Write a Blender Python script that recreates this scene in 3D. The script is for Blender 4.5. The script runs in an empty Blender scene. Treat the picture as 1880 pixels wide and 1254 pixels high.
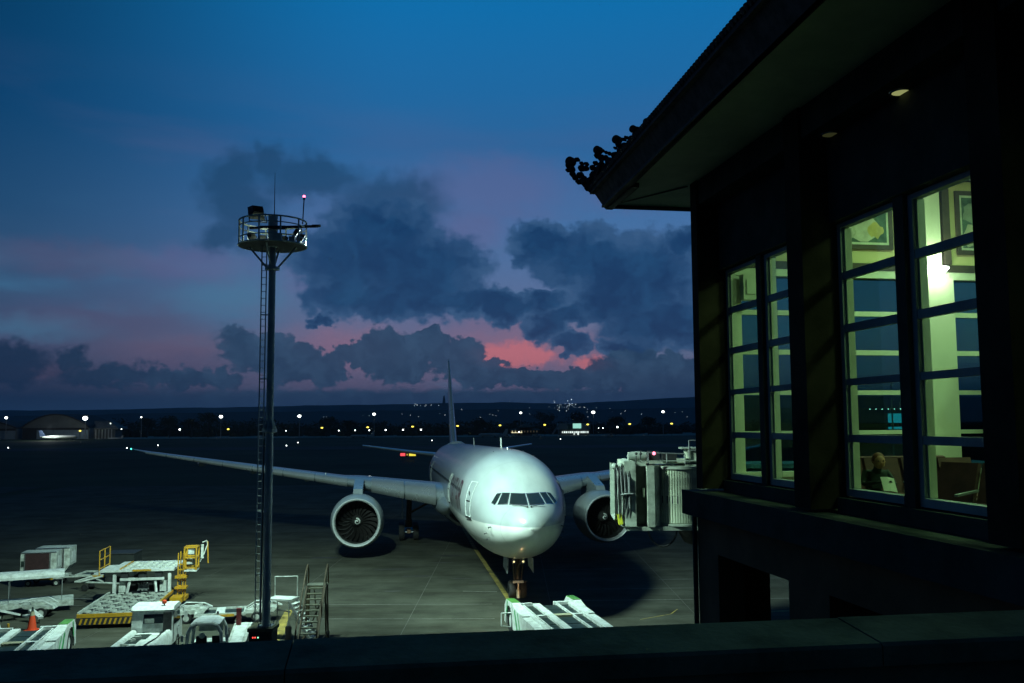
import bpy, bmesh, math, random
from mathutils import Vector, Matrix
random.seed(7)
PI = math.pi
S = bpy.context.scene
COL = S.collection
def rad(a): return math.radians(a)
def lin(c):
    return tuple(((v/255.0)/12.92 if v/255.0 <= 0.04045 else ((v/255.0+0.055)/1.055)**2.4) for v in c)

# ------------------------------------------------------------------ camera
EYE = 10.24
FPX = 1689.0
TH = math.atan(149.3/FPX)
cam_d = bpy.data.cameras.new("camera"); cam = bpy.data.objects.new("camera", cam_d); COL.objects.link(cam)
cam_d.sensor_width = 36.0; cam_d.lens = 36.0*FPX/1880.0
cam_d.clip_start = 0.1; cam_d.clip_end = 30000
cam.matrix_world = Matrix.Translation((0, 0, EYE)) @ Matrix.Rotation(PI/2+TH, 4, 'X') @ Matrix.Rotation(-0.0057, 4, 'Z')
S.camera = cam
S.view_settings.view_transform = 'Standard'; S.view_settings.look = 'None'
S.view_settings.exposure = 0.0; S.view_settings.gamma = 1.0; S.view_settings.use_curve_mapping = False
S.cycles.max_bounces = 6; S.cycles.diffuse_bounces = 3; S.cycles.glossy_bounces = 3
S.cycles.transparent_max_bounces = 12; S.cycles.sample_clamp_indirect = 3.0
S.cycles.caustics_reflective = False; S.cycles.caustics_refractive = False
try: S.cycles.use_denoising = True
except Exception: pass

# ------------------------------------------------------------------ world: dusk sky with cloud banks
W = bpy.data.worlds.new("World"); S.world = W; W.use_nodes = True
nt = W.node_tree; nt.nodes.clear()
N = nt.nodes; LK = nt.links
class X:
    """a value in the node graph"""
    def __init__(s, sock): s.s = sock
    def __add__(a, b): return m2('ADD', a, b)
    def __radd__(a, b): return m2('ADD', a, b)
    def __sub__(a, b): return m2('SUBTRACT', a, b)
    def __rsub__(a, b): return m2('SUBTRACT', b, a)
    def __mul__(a, b): return m2('MULTIPLY', a, b)
    def __rmul__(a, b): return m2('MULTIPLY', a, b)
    def __truediv__(a, b): return m2('DIVIDE', a, b)
def put(node, i, v):
    if isinstance(v, X): LK.new(v.s, node.inputs[i])
    else: node.inputs[i].default_value = v
def m2(op, a, b=0.0, c=None):
    n = N.new('ShaderNodeMath'); n.operation = op; put(n, 0, a); put(n, 1, b)
    if c is not None: put(n, 2, c)
    return X(n.outputs[0])
def sstep(v, lo, hi):
    n = N.new('ShaderNodeMapRange'); n.interpolation_type = 'SMOOTHSTEP'
    put(n, 0, v); n.inputs[1].default_value = lo; n.inputs[2].default_value = hi
    return X(n.outputs[0])
def combine(x, y, z=0.0):
    n = N.new('ShaderNodeCombineXYZ'); put(n, 0, x); put(n, 1, y); put(n, 2, z); return X(n.outputs[0])
def split(v):
    n = N.new('ShaderNodeSeparateXYZ'); put(n, 0, v); return X(n.outputs[0]), X(n.outputs[1]), X(n.outputs[2])
def mixc(f, a, b):
    n = N.new('ShaderNodeMix'); n.data_type = 'RGBA'; put(n, 0, f)
    for i, v in ((6, a), (7, b)):
        if isinstance(v, X): LK.new(v.s, n.inputs[i])
        else: n.inputs[i].default_value = tuple(lin(v))+(1,)
    return X(n.outputs[2])
def ramp(v, stops, lo, hi):
    r = N.new('ShaderNodeMapRange'); put(r, 0, v); r.inputs[1].default_value = lo; r.inputs[2].default_value = hi
    n = N.new('ShaderNodeValToRGB'); LK.new(r.outputs[0], n.inputs[0]); e = n.color_ramp.elements
    while len(e) > 1: e.remove(e[0])
    for i, (p, c) in enumerate(stops):
        q = (p-lo)/(hi-lo)
        el = e[0] if i == 0 else e.new(q)
        el.position = q; el.color = tuple(lin(c))+(1,)
    return X(n.outputs[0])
def vmath(op, a, b):
    n = N.new('ShaderNodeVectorMath'); n.operation = op
    for i, v in ((0, a), (1, b)):
        if isinstance(v, X): LK.new(v.s, n.inputs[i])
        else: n.inputs[i].default_value = v
    return X(n.outputs['Value'] if op == 'LENGTH' else n.outputs[0])
def noise(vec, scale, detail=5, rough=0.55, dim='3D'):
    n = N.new('ShaderNodeTexNoise'); LK.new(vec.s, n.inputs['Vector'])
    n.inputs['Scale'].default_value = scale; n.inputs['Detail'].default_value = detail; n.inputs['Roughness'].default_value = rough
    return X(n.outputs['Fac']), X(n.outputs['Color'])
tc = N.new('ShaderNodeTexCoord')
dx, dy, dz = split(X(tc.outputs['Generated']))
AZ = m2('ARCTAN2', dx, dy)*57.29578            # degrees right of the camera's axis
EL = m2('ARCSINE', dz, 0.0)*57.29578
def deg_of(px, py):                            # azimuth / elevation of a place in the photograph's sky
    a = math.atan((px-940)/FPX); b = (776-py-(px-940)*0.0057)/FPX
    return math.degrees(a), math.degrees(math.atan(b*math.cos(a)))
left = ramp(EL, [(-3, (20, 36, 60)), (0, (26, 48, 78)), (4, (58, 70, 102)), (8, (48, 82, 118)), (12, (26, 72, 112)), (18, (2, 62, 106)), (25, (0, 56, 94)), (60, (0, 30, 60)), (90, (0, 22, 48))], -3, 90)
right = ramp(EL, [(-3, (40, 60, 92)), (0, (52, 82, 120)), (2.5, (98, 96, 130)), (5, (102, 114, 150)), (8, (90, 114, 158)), (12, (70, 114, 166)), (17, (36, 102, 158)), (25, (12, 110, 172)), (38, (0, 84, 142)), (60, (0, 48, 92)), (90, (0, 26, 54))], -3, 90)
P2 = combine(AZ, EL)
awayf = sstep(m2('ABSOLUTE', AZ - 8.0), 14.0, 42.0)
base = mixc(awayf, right, left)
# soft high streaks, mauve
sv = combine(AZ*0.05, EL*0.26, 3.1)
n1, _ = noise(sv, 1.0, 4, 0.5)
st = sstep(n1, 0.44, 0.70)*sstep(EL, 1.5, 5.0)*(1.0 - sstep(EL, 13.0, 22.0))
base = mixc(st*0.34, base, (92, 94, 136))
n1b, _ = noise(combine(AZ*0.09, EL*0.5, 9.7), 1.0, 4, 0.55)
base = mixc(sstep(n1b, 0.5, 0.75)*0.5*(1.0-sstep(EL, 8.0, 14.0)), base, (62, 118, 158))
def ell(P, lst):
    out = None
    for (px, py, rx, ry) in lst:
        a, e = deg_of(px, py)
        v = vmath('MULTIPLY', vmath('SUBTRACT', P, (a, e, 0)), (FPX/57.3/rx*1.0, FPX/57.3/ry, 0))
        f = 1.0 - vmath('LENGTH', v, (0, 0, 0))
        out = f if out is None else m2('SMOOTH_MAX', out, f, 0.25)
    return out
def warp(amp_big, amp_small, seed, s1=0.32, s2=1.15):
    _, c1 = noise(combine(AZ*s1, EL*s1*1.25, seed), 1.0, 2, 0.5)
    _, c2 = noise(combine(AZ*s2, EL*s2*1.2, seed+5), 1.0, 5, 0.54)
    w = vmath('ADD', vmath('MULTIPLY', vmath('SUBTRACT', c1, (.5, .5, .5)), (amp_big, amp_big*0.8, 0)),
              vmath('MULTIPLY', vmath('SUBTRACT', c2, (.5, .5, .5)), (amp_small, amp_small, 0)))
    return vmath('ADD', P2, w)
# glow of the sunken sun between the cloud banks
gw = warp(1.0, 1.2, 1.0)
g = ell(gw, [(930, 640, 260, 85), (1060, 650, 120, 60), (640, 640, 170, 70)])
base = mixc(sstep(g, 0.0, 0.9)*0.62, base, (150, 108, 134))
g2 = ell(gw, [(935, 650, 95, 34), (1090, 668, 46, 18), (990, 655, 60, 20)])
ng, _ = noise(gw, 0.9, 5, 0.6)
base = mixc(sstep(g2 + (ng-0.5)*1.1, 0.02, 0.6)*0.85, base, (208, 118, 130))
g3 = ell(gw, [(420, 545, 170, 45), (60, 600, 160, 30), (640, 545, 60, 25)])
base = mixc(sstep(g3, 0.0, 0.9)*0.55, base, (66, 124, 160))
g4 = ell(gw, [(330, 640, 190, 40), (60, 680, 120, 26)])
base = mixc(sstep(g4, 0.0, 0.9)*0.5, base, (108, 86, 114))
g5 = ell(gw, [(900, 340, 230, 80), (870, 420, 90, 60), (1180, 350, 150, 40), (560, 500, 60, 70), (330, 480, 150, 40)])
base = mixc(sstep(g5, -0.1, 0.8)*0.5, base, (98, 100, 146))
g6 = ell(gw, [(120, 470, 190, 40), (200, 590, 200, 34), (330, 670, 110, 26)])
base = mixc(sstep(g6, -0.1, 0.8)*0.5, base, (84, 82, 116))
# thin high cloud
w1 = warp(3.0, 1.6, 2.0)
thin = ell(w1, [(440, 380, 70, 70), (480, 290, 40, 40), (400, 430, 50, 30), (570, 320, 120, 50), (720, 370, 120, 60), (420, 320, 60, 60), (1180, 330, 120, 18)])
base = mixc(sstep(thin, -0.2, 0.6)*0.75, base, (24, 66, 104))
# the large dark bank
w2 = warp(2.6, 1.9, 11.0)
nb, _ = noise(w2, 0.42, 5, 0.6)
big = ell(w2, [(640, 480, 110, 80), (700, 430, 130, 75), (770, 500, 140, 85), (720, 550, 150, 45), (840, 555, 90, 34), (930, 560, 80, 30), (620, 540, 70, 50), (1040, 580, 70, 26), (1000, 545, 60, 26),
              (1000, 445, 75, 48), (1090, 470, 120, 60), (1180, 510, 140, 90), (1210, 590, 120, 55), (1120, 560, 80, 40), (1000, 600, 50, 30), (1050, 630, 45, 22), (1150, 640, 60, 24), (1260, 440, 50, 36), (595, 595, 26, 12)])
bd = sstep(big + (nb-0.5)*0.5, -0.10, 0.16)
shade = mixc(sstep(nb, 0.35, 0.7), (8, 52, 96), (24, 72, 116))
shade = mixc(sstep(big, 0.05, 0.6), mixc(sstep(nb, 0.3, 0.7), (28, 72, 116), (58, 94, 136)), shade)
base = mixc(bd*0.96, base, shade)
# cumulus along the horizon
w3 = warp(1.5, 1.7, 23.0, 0.5, 1.6)
nc, _ = noise(w3, 0.7, 5, 0.6)
low = ell(w3, [(435, 640, 36, 44), (490, 650, 50, 36), (540, 670, 60, 40), (600, 680, 40, 30), (700, 650, 44, 50), (740, 660, 60, 45), (790, 625, 34, 32), (840, 655, 55, 40), (890, 685, 60, 26), (960, 692, 80, 18), (1080, 700, 120, 22),
              (1190, 680, 110, 40), (1260, 690, 60, 40), (15, 672, 60, 36), (125, 660, 30, 22), (200, 692, 90, 22), (300, 690, 60, 20), (370, 700, 80, 16), (650, 650, 40, 20)])
low = m2('SMOOTH_MAX', low, (2.1 - EL)*0.5, 0.3)
soft = sstep(m2('ABSOLUTE', AZ+1.0), 10.0, 24.0)
ld0 = low + (nc-0.5)*0.45
ld = sstep(ld0, -0.06, 0.11)*(1.0-soft) + sstep(ld0, -0.35, 0.40)*soft
lowc = mixc(sstep(nc, 0.35, 0.68), (30, 64, 98), (46, 80, 114))
lowc = mixc(sstep(m2('ABSOLUTE', AZ-2.0), 16.0, 32.0), lowc, (14, 46, 78))
lowc = mixc(sstep(m2('ABSOLUTE', EL-0.2), 0.0, 2.2), (36, 66, 102), lowc)
base = mixc(ld*0.95, base, lowc)
# the sky darkens smoothly towards the side opposite the sunset
night = sstep(m2('ABSOLUTE', AZ), 45.0, 150.0)
base = mixc(night*0.92, base, (6, 22, 40))
# real twilight scatter
sky = N.new('ShaderNodeTexSky'); sky.sky_type = 'NISHITA'; sky.sun_disc = False
sky.sun_elevation = rad(-4.0); sky.sun_rotation = rad(4.0)
bg = N.new('ShaderNodeBackground'); LK.new(base.s, bg.inputs[0]); bg.inputs[1].default_value = 1.0
bg2 = N.new('ShaderNodeBackground'); LK.new(sky.outputs[0], bg2.inputs[0]); bg2.inputs[1].default_value = 0.05
add = N.new('ShaderNodeAddShader'); LK.new(bg.outputs[0], add.inputs[0]); LK.new(bg2.outputs[0], add.inputs[1])
out = N.new('ShaderNodeOutputWorld'); LK.new(add.outputs[0], out.inputs[0])
W.cycles.sampling_method = 'MANUAL'; W.cycles.sample_map_resolution = 512

# ------------------------------------------------------------------ lamps (each stands in a lamp the place has)
def aim(o, frm, to):
    o.location = frm; d = Vector(to)-Vector(frm); o.rotation_euler = d.to_track_quat('-Z', 'Y').to_euler()
def spot(name, frm, to, watts, ang, blend, col, size=0.25):
    l = bpy.data.lights.new(name, 'SPOT'); l.energy = watts; l.spot_size = rad(ang); l.spot_blend = blend; l.color = col; l.shadow_soft_size = size
    o = bpy.data.objects.new(name, l); COL.objects.link(o); aim(o, frm, to); return o
def point(name, loc, watts, col, size=0.1):
    l = bpy.data.lights.new(name, 'POINT'); l.energy = watts; l.color = col; l.shadow_soft_size = size
    o = bpy.data.objects.new(name, l); COL.objects.link(o); o.location = loc; return o
FL = (0.66, 1.0, 0.86)
spot("mast_floodlight_beam", (-9.05, 41.35, 18.3), (0.6, 49.5, 5.0), 20000, 50, 0.5, FL, 1.2)
spot("mast_floodlight_beam", (-8.75, 39.7, 18.3), (9, 51, 4), 25000, 100, 0.8, FL, 1.0)
spot("mast_floodlight_beam", (-12.3, 41.2, 18.3), (-22, 53, 0), 24000, 100, 0.7, FL, 0.3)
spot("mast_floodlight_beam", (-10.8, 41.9, 18.3), (-14, 86, 0), 24000, 90, 0.8, FL, 0.3)

spot("mast_floodlight_beam", (-10.6, 41.9, 18.2), (-11.2, 46.2, 0), 5200, 62, 0.8, FL, 0.3)
# ------------------------------------------------------------------ materials
def mat(name, col, rough=0.6, metal=0.0, vary=0.18, scale=3.0, bump=0.0, bscale=20.0, spec=0.5, dirt=None, coat=0.0):
    m = bpy.data.materials.new(name); m.use_nodes = True; t = m.node_tree; b = t.nodes['Principled BSDF']
    b.inputs['Roughness'].default_value = rough; b.inputs['Metallic'].default_value = metal
    b.inputs['Specular IOR Level'].default_value = spec
    b.inputs['Coat Weight'].default_value = coat
    tcn = t.nodes.new('ShaderNodeTexCoord'); nz = t.nodes.new('ShaderNodeTexNoise')
    t.links.new(tcn.outputs['Object'], nz.inputs['Vector']); nz.inputs['Scale'].default_value = scale
    nz.inputs['Detail'].default_value = 6; nz.inputs['Roughness'].default_value = 0.65
    r = t.nodes.new('ShaderNodeValToRGB'); t.links.new(nz.outputs['Fac'], r.inputs[0])
    lo = tuple(max(0, c*(1-vary*1.6)) for c in col); hi = tuple(min(1, c*(1+vary)) for c in col)
    if dirt: lo = dirt
    r.color_ramp.elements[0].position = 0.32; r.color_ramp.elements[0].color = lo+(1,)
    r.color_ramp.elements[1].position = 0.62; r.color_ramp.elements[1].color = hi+(1,)
    t.links.new(r.outputs[0], b.inputs['Base Color'])
    rr = t.nodes.new('ShaderNodeMapRange'); t.links.new(nz.outputs['Fac'], rr.inputs[0])
    rr.inputs[3].default_value = min(1, rough*1.25); rr.inputs[4].default_value = rough*0.8
    t.links.new(rr.outputs[0], b.inputs['Roughness'])
    if bump:
        n2 = t.nodes.new('ShaderNodeTexNoise'); t.links.new(tcn.outputs['Object'], n2.inputs['Vector']); n2.inputs['Scale'].default_value = bscale; n2.inputs['Detail'].default_value = 4
        bp = t.nodes.new('ShaderNodeBump'); bp.inputs['Strength'].default_value = bump; bp.inputs['Distance'].default_value = 0.02
        t.links.new(n2.outputs['Fac'], bp.inputs['Height']); t.links.new(bp.outputs[0], b.inputs['Normal'])
    return m
def emat(name, col, strength):
    m = bpy.data.materials.new(name); m.use_nodes = True; b = m.node_tree.nodes['Principled BSDF']
    b.inputs['Base Color'].default_value = (0.02, 0.02, 0.02, 1)
    b.inputs['Emission Color'].default_value = tuple(col)+(1,); b.inputs['Emission Strength'].default_value = strength
    m.cycles.emission_sampling = 'NONE' if strength < 12 else 'AUTO'
    return m
def glass(name, tint=(0.9, 0.95, 0.93), refl=0.07, gcol=(0.8, 0.9, 0.95)):
    m = bpy.data.materials.new(name); m.use_nodes = True; t = m.node_tree; t.nodes.clear()
    o = t.nodes.new('ShaderNodeOutputMaterial'); mx = t.nodes.new('ShaderNodeMixShader')
    tr = t.nodes.new('ShaderNodeBsdfTransparent'); tr.inputs[0].default_value = tint+(1,)
    gl = t.nodes.new('ShaderNodeBsdfGlossy'); gl.inputs[0].default_value = gcol+(1,); gl.inputs[1].default_value = 0.02
    lw = t.nodes.new('ShaderNodeLayerWeight'); lw.inputs[0].default_value = 0.5
    pw = t.nodes.new('ShaderNodeMath'); pw.operation = 'POWER'; t.links.new(lw.outputs['Facing'], pw.inputs[0]); pw.inputs[1].default_value = 5.0
    fr = t.nodes.new('ShaderNodeMath'); fr.operation = 'MULTIPLY_ADD'; t.links.new(pw.outputs[0], fr.inputs[0]); fr.inputs[1].default_value = 0.5; fr.inputs[2].default_value = 0.03
    t.links.new(fr.outputs[0], mx.inputs[0]); t.links.new(tr.outputs[0], mx.inputs[1]); t.links.new(gl.outputs[0], mx.inputs[2]); t.links.new(mx.outputs[0], o.inputs[0])
    return m
M = {}
M['white'] = mat('white_paint', (0.66, 0.70, 0.68), 0.45, 0, 0.10, 3.2, 0.08, 30, dirt=(0.44, 0.46, 0.43))
M['dirty_white'] = mat('worn_white_paint', (0.5, 0.54, 0.5), 0.6, 0, 0.2, 3.5, 0.1, 25, dirt=(0.25, 0.26, 0.23))
M['dark'] = mat('dark_steel', (0.03, 0.032, 0.034), 0.6, 0.2, 0.3, 6)
M['black'] = mat('black_rubber', (0.014, 0.014, 0.015), 0.8, 0, 0.3, 8)
M['steel'] = mat('galvanised_steel', (0.30, 0.32, 0.32), 0.5, 0.4, 0.18, 1.5, 0.1, 30)
M['mast'] = mat('mast_paint', (0.50, 0.55, 0.52), 0.42, 0.1, 0.16, 1.2, 0.06, 20)
M['alu'] = mat('polished_aluminium', (0.72, 0.74, 0.76), 0.22, 0.9, 0.06, 2)
M['yellow'] = mat('yellow_paint', (0.50, 0.27, 0.012), 0.5, 0, 0.15, 4, dirt=(0.38, 0.2, 0.02))
M['mark_yellow'] = mat('yellow_road_paint', (0.34, 0.25, 0.05), 0.8, 0, 0.2, 1.5, dirt=(0.1, 0.08, 0.03))
M['mark_white'] = mat('white_road_paint', (0.2, 0.2, 0.18), 0.8, 0, 0.2, 1.5, dirt=(0.09, 0.09, 0.085))
M['green'] = mat('green_paint', (0.04, 0.3, 0.10), 0.5, 0, 0.2, 3)
M['lime'] = mat('lime_paint', (0.08, 0.24, 0.05), 0.5, 0, 0.2, 3)
M['orange'] = mat('orange_plastic', (0.7, 0.07, 0.02), 0.5, 0, 0.1, 5)
M['maroon'] = mat('dark_red_curtain', (0.035, 0.012, 0.014), 0.85, 0, 0.2, 4)
M['brown'] = mat('brown_steel', (0.07, 0.05, 0.025), 0.6, 0.2, 0.25, 5)
M['tread'] = mat('worn_tread_metal', (0.2, 0.2, 0.14), 0.5, 0.3, 0.2, 5)
M['tyre'] = M['black']
M['glassdark'] = mat('tinted_glass', (0.01, 0.014, 0.016), 0.06, 0, 0.1, 2, spec=0.8)
M['panel'] = mat('dark_green_deck', (0.018, 0.032, 0.028), 0.5, 0.1, 0.2, 3)
M['tan'] = mat('tan_belt', (0.32, 0.3, 0.2), 0.7, 0, 0.15, 4)
M['bridge'] = mat('bridge_grey_paint', (0.46, 0.52, 0.43), 0.55, 0.0, 0.12, 1.6, 0.05, 20, dirt=(0.2, 0.22, 0.18))
M['bridge_rib'] = mat('bridge_ribbed_metal', (0.64, 0.70, 0.54), 0.5, 0.0, 0.12, 1.0, dirt=(0.28, 0.3, 0.23))
M['canopy'] = mat('grey_canvas', (0.28, 0.32, 0.28), 0.85, 0, 0.15, 4, 0.2, 8)
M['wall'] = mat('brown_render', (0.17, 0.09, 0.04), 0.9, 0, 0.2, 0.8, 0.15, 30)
M['pier'] = mat('brown_render_shaded', (0.045, 0.033, 0.022), 0.92, 0, 0.25, 1.0, 0.2, 30, spec=0.1)  # wall render darkened in colour, so room light shows less on the piers
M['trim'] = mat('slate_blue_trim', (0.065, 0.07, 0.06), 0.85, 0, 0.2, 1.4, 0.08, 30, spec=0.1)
M['frame'] = mat('blue_grey_frame', (0.30, 0.34, 0.34), 0.6, 0, 0.12, 2)
M['cap'] = mat('weathered_concrete_cap', (0.15, 0.15, 0.10), 0.95, 0, 0.3, 2.3, 0.3, 25, spec=0.08)
M['soffit'] = mat('pale_soffit_board', (0.46, 0.5, 0.38), 0.85, 0, 0.12, 0.9)
M['tile'] = mat('dark_roof_tile', (0.09, 0.065, 0.06), 0.85, 0, 0.3, 5, 0.3, 20)
M['stone'] = mat('carved_dark_stone', (0.05, 0.045, 0.042), 0.9, 0, 0.3, 6, 0.4, 20)
M['inwall'] = mat('cream_plaster', (0.66, 0.66, 0.52), 0.85, 0, 0.06, 0.7)
M['inyellow'] = mat('yellow_plaster', (0.60, 0.52, 0.27), 0.85, 0, 0.06, 0.7)
M['inframe'] = mat('cream_window_frame', (0.64, 0.66, 0.52), 0.6, 0, 0.06, 2)
M['inbrown'] = mat('dark_timber', (0.06, 0.045, 0.032), 0.7, 0, 0.2, 3)
M['seat'] = mat('maroon_seat', (0.09, 0.028, 0.02), 0.7, 0, 0.2, 5)
M['floor'] = mat('floor_tile', (0.2, 0.17, 0.13), 0.5, 0, 0.1, 1)
M['glass'] = glass('window_glass')
M['far_glass'] = glass('far_window_glass', (0.32, 0.58, 0.54))
M['blackish'] = mat('near_black', (0.008, 0.008, 0.008), 0.9)

# ------------------------------------------------------------------ mesh helpers
class MB:
    def __init__(s): s.v = []; s.f = []; s.mi = []; s.cur = 0
    def add(s, vs, fs):
        o = len(s.v); s.v += [tuple(v) for v in vs]; s.f += [tuple(i+o for i in f) for f in fs]; s.mi += [s.cur]*len(fs); return s
    def box(s, c, d, rz=0.0, rx=0.0, ry=0.0):
        R = Matrix.Rotation(rz, 3, 'Z') @ Matrix.Rotation(ry, 3, 'Y') @ Matrix.Rotation(rx, 3, 'X'); vs = []
        for k in (-1, 1):
            for j in (-1, 1):
                for i in (-1, 1):
                    p = R @ Vector((i*d[0]/2, j*d[1]/2, k*d[2]/2)); vs.append((c[0]+p.x, c[1]+p.y, c[2]+p.z))
        return s.add(vs, [(0, 2, 3, 1), (4, 5, 7, 6), (0, 1, 5, 4), (1, 3, 7, 5), (3, 2, 6, 7), (2, 0, 4, 6)])
    def bm(s, a, b):
        return s.box([(a[i]+b[i])/2 for i in range(3)], [abs(b[i]-a[i]) for i in range(3)])
    def tube(s, p0, p1, r, n=8, r1=None):
        p0 = Vector(p0); p1 = Vector(p1); d = (p1-p0)
        if d.length < 1e-6: return s
        q = d.to_track_quat('Z', 'Y'); r1 = r if r1 is None else r1; vs = []
        for P, R in ((p0, r), (p1, r1)):
            for i in range(n):
                a = 2*PI*i/n; vs.append(P+q @ Vector((R*math.cos(a), R*math.sin(a), 0)))
        fs = [(i, (i+1) % n, n+(i+1) % n, n+i) for i in range(n)] + [tuple(reversed(range(n))), tuple(range(n, 2*n))]
        return s.add(vs, fs)
    def bar(s, p0, p1, w, h):
        p0 = Vector(p0); p1 = Vector(p1); d = p1-p0; q = d.to_track_quat('Y', 'Z'); L = d.length; vs = []
        for y in (0, L):
            for (x, z) in ((-w/2, -h/2), (w/2, -h/2), (w/2, h/2), (-w/2, h/2)): vs.append(p0+q @ Vector((x, y, z)))
        return s.add(vs, [(0, 1, 2, 3), (7, 6, 5, 4), (0, 4, 5, 1), (1, 5, 6, 2), (2, 6, 7, 3), (3, 7, 4, 0)])
    def path(s, pts, r, n=6):
        for a, b in zip(pts, pts[1:]): s.tube(a, b, r, n)
        return s
    def lathe(s, prof, axis='Z', n=24, c=(0, 0, 0), closed=False):
        vs = []
        for (r, h) in prof:
            for i in range(n):
                a = 2*PI*i/n; x, y = r*math.cos(a), r*math.sin(a)
                p = {'Z': (x, y, h), 'Y': (x, h, y), 'X': (h, x, y)}[axis]
                vs.append((c[0]+p[0], c[1]+p[1], c[2]+p[2]))
        k = len(prof); fs = []
        for j in range(k-1):
            for i in range(n):
                fs.append((j*n+i, j*n+(i+1) % n, (j+1)*n+(i+1) % n, (j+1)*n+i))
        return s.add(vs, fs)
    def disc(s, c, r, axis='Y', n=24):
        vs = []
        for i in range(n):
            a = 2*PI*i/n; x, y = r*math.cos(a), r*math.sin(a)
            p = {'Z': (x, y, 0), 'Y': (x, 0, y), 'X': (0, x, y)}[axis]; vs.append((c[0]+p[0], c[1]+p[1], c[2]+p[2]))
        return s.add(vs, [tuple(range(n))])
    def ball(s, c, r, n=8, sc=(1, 1, 1)):
        vs = []; fs = []; m = n//2+1
        for j in range(1, m):
            t = PI*j/m
            for i in range(n):
                a = 2*PI*i/n; vs.append((c[0]+r*sc[0]*math.sin(t)*math.cos(a), c[1]+r*sc[1]*math.sin(t)*math.sin(a), c[2]+r*sc[2]*math.cos(t)))
        vs.append((c[0], c[1], c[2]+r*sc[2])); vs.append((c[0], c[1], c[2]-r*sc[2]))
        T, B = len(vs)-2, len(vs)-1
        for j in range(m-2):
            for i in range(n): fs.append((j*n+i, (j+1)*n+i, (j+1)*n+(i+1) % n, j*n+(i+1) % n))
        for i in range(n):
            fs.append((T, i, (i+1) % n)); fs.append((B, (m-2)*n+(i+1) % n, (m-2)*n+i))
        return s.add(vs, fs)
    def prism(s, poly, a, b, axis='Y'):
        n = len(poly); vs = []
        for h in (a, b):
            for (x, y) in poly:
                vs.append({'Z': (x, y, h), 'Y': (x, h, y), 'X': (h, x, y)}[axis])
        return s.add(vs, [tuple(range(n)), tuple(reversed(range(n, 2*n)))] + [(i, n+i, n+(i+1) % n, (i+1) % n) for i in range(n)])
    def mesh(s, name, mats, smooth=False):
        me = bpy.data.meshes.new(name); me.from_pydata(s.v, [], s.f); me.update()
        if not isinstance(mats, (list, tuple)): mats = [mats]
        for m in mats: me.materials.append(m)
        if len(mats) > 1: me.polygons.foreach_set('material_index', s.mi)
        b = bmesh.new(); b.from_mesh(me); bmesh.ops.recalc_face_normals(b, faces=b.faces)
        b.to_mesh(me); b.free()
        if smooth:
            me.polygons.foreach_set('use_smooth', [True]*len(me.polygons))
            try: me.set_sharp_from_angle(angle=rad(38))
            except Exception: pass
        return me
    def build(s, name, mats, parent=None, smooth=False, loc=(0, 0, 0), rz=0.0):
        return link(name, s.mesh(name, mats, smooth), parent, loc, rz)
def link(name, me, parent=None, loc=(0, 0, 0), rz=0.0):
    o = bpy.data.objects.new(name, me); COL.objects.link(o); o.parent = parent; o.location = loc; o.rotation_euler = (0, 0, rz); return o
def tag(o, label, cat, group=None):
    o['label'] = label; o['category'] = cat
    if group: o['group'] = group
    return o
def thing(name, label, cat, loc=(0, 0, 0), rz=0.0, group=None):
    o = bpy.data.objects.new(name, None); COL.objects.link(o); o.location = loc; o.rotation_euler = (0, 0, rz); o.empty_display_size = 0.3
    return tag(o, label, cat, group)
def structure(o, label=None):
    o['kind'] = 'structure'
    if label: o['label'] = label
    return o
KIDS = {}
def copy_tree(o, parent=None):
    c = o.copy(); COL.objects.link(c); c.parent = parent
    for ch in [k for k in list(COL.objects) if k.parent == o]: copy_tree(ch, c)
    return c
def dup(o, loc, rz, label):
    c = copy_tree(o); c.location = loc; c.rotation_euler = (o.rotation_euler.x, o.rotation_euler.y, rz); c['label'] = label; return c
def hz(px, py, Y):        # a point of the far scene at depth Y, from where it stands in the photograph
    dx_ = px-940; dy_ = py-627; x = dx_-0.0057*dy_; y = dy_+0.0057*dx_
    d = Vector((1, 0, 0))*x/FPX - Vector((0, -math.sin(TH), math.cos(TH)))*y/FPX + Vector((0, math.cos(TH), math.sin(TH)))
    t = Y/d.y; return Vector((t*d.x, Y, EYE+t*d.z))

# ================================================================== GROUND
def ground_mat(name, col, dirt, scale=0.12, streak=False):
    m = mat(name, col, 0.85, 0, 0.2, scale, 0.12, 6.0, spec=0.06, dirt=dirt)
    if streak:
        t = m.node_tree; b = t.nodes['Principled BSDF']
        geo = t.nodes.new('ShaderNodeNewGeometry'); mp = t.nodes.new('ShaderNodeMapping'); mp.inputs['Rotation'].default_value = (0, 0, 0.15); mp.inputs['Scale'].default_value = (0.12, 0.7, 1)
        t.links.new(geo.outputs['Position'], mp.inputs[0])
        n2 = t.nodes.new('ShaderNodeTexNoise'); n2.inputs['Scale'].default_value = 1.0; n2.inputs['Detail'].default_value = 7; n2.inputs['Roughness'].default_value = 0.7
        t.links.new(mp.outputs[0], n2.inputs['Vector'])
        for nn in t.nodes:
            if nn.type == 'TEX_NOISE' and nn != n2: t.links.new(geo.outputs['Position'], nn.inputs['Vector'])
        r = t.nodes.new('ShaderNodeValToRGB'); r.color_ramp.elements[0].position = 0.36; r.color_ramp.elements[1].position = 0.56
        r.color_ramp.elements[0].color = (0.70, 0.68, 0.64, 1); r.color_ramp.elements[1].color = (1, 1, 1, 1)
        t.links.new(n2.outputs['Fac'], r.inputs[0])
        mx = t.nodes.new('ShaderNodeMix'); mx.data_type = 'RGBA'; mx.blend_type = 'MULTIPLY'; mx.inputs[0].default_value = 1.0
        src = b.inputs['Base Color'].links[0].from_socket
        t.links.new(src, mx.inputs[6]); t.links.new(r.outputs[0], mx.inputs[7]); t.links.new(mx.outputs[2], b.inputs['Base Color'])
    return m
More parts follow.
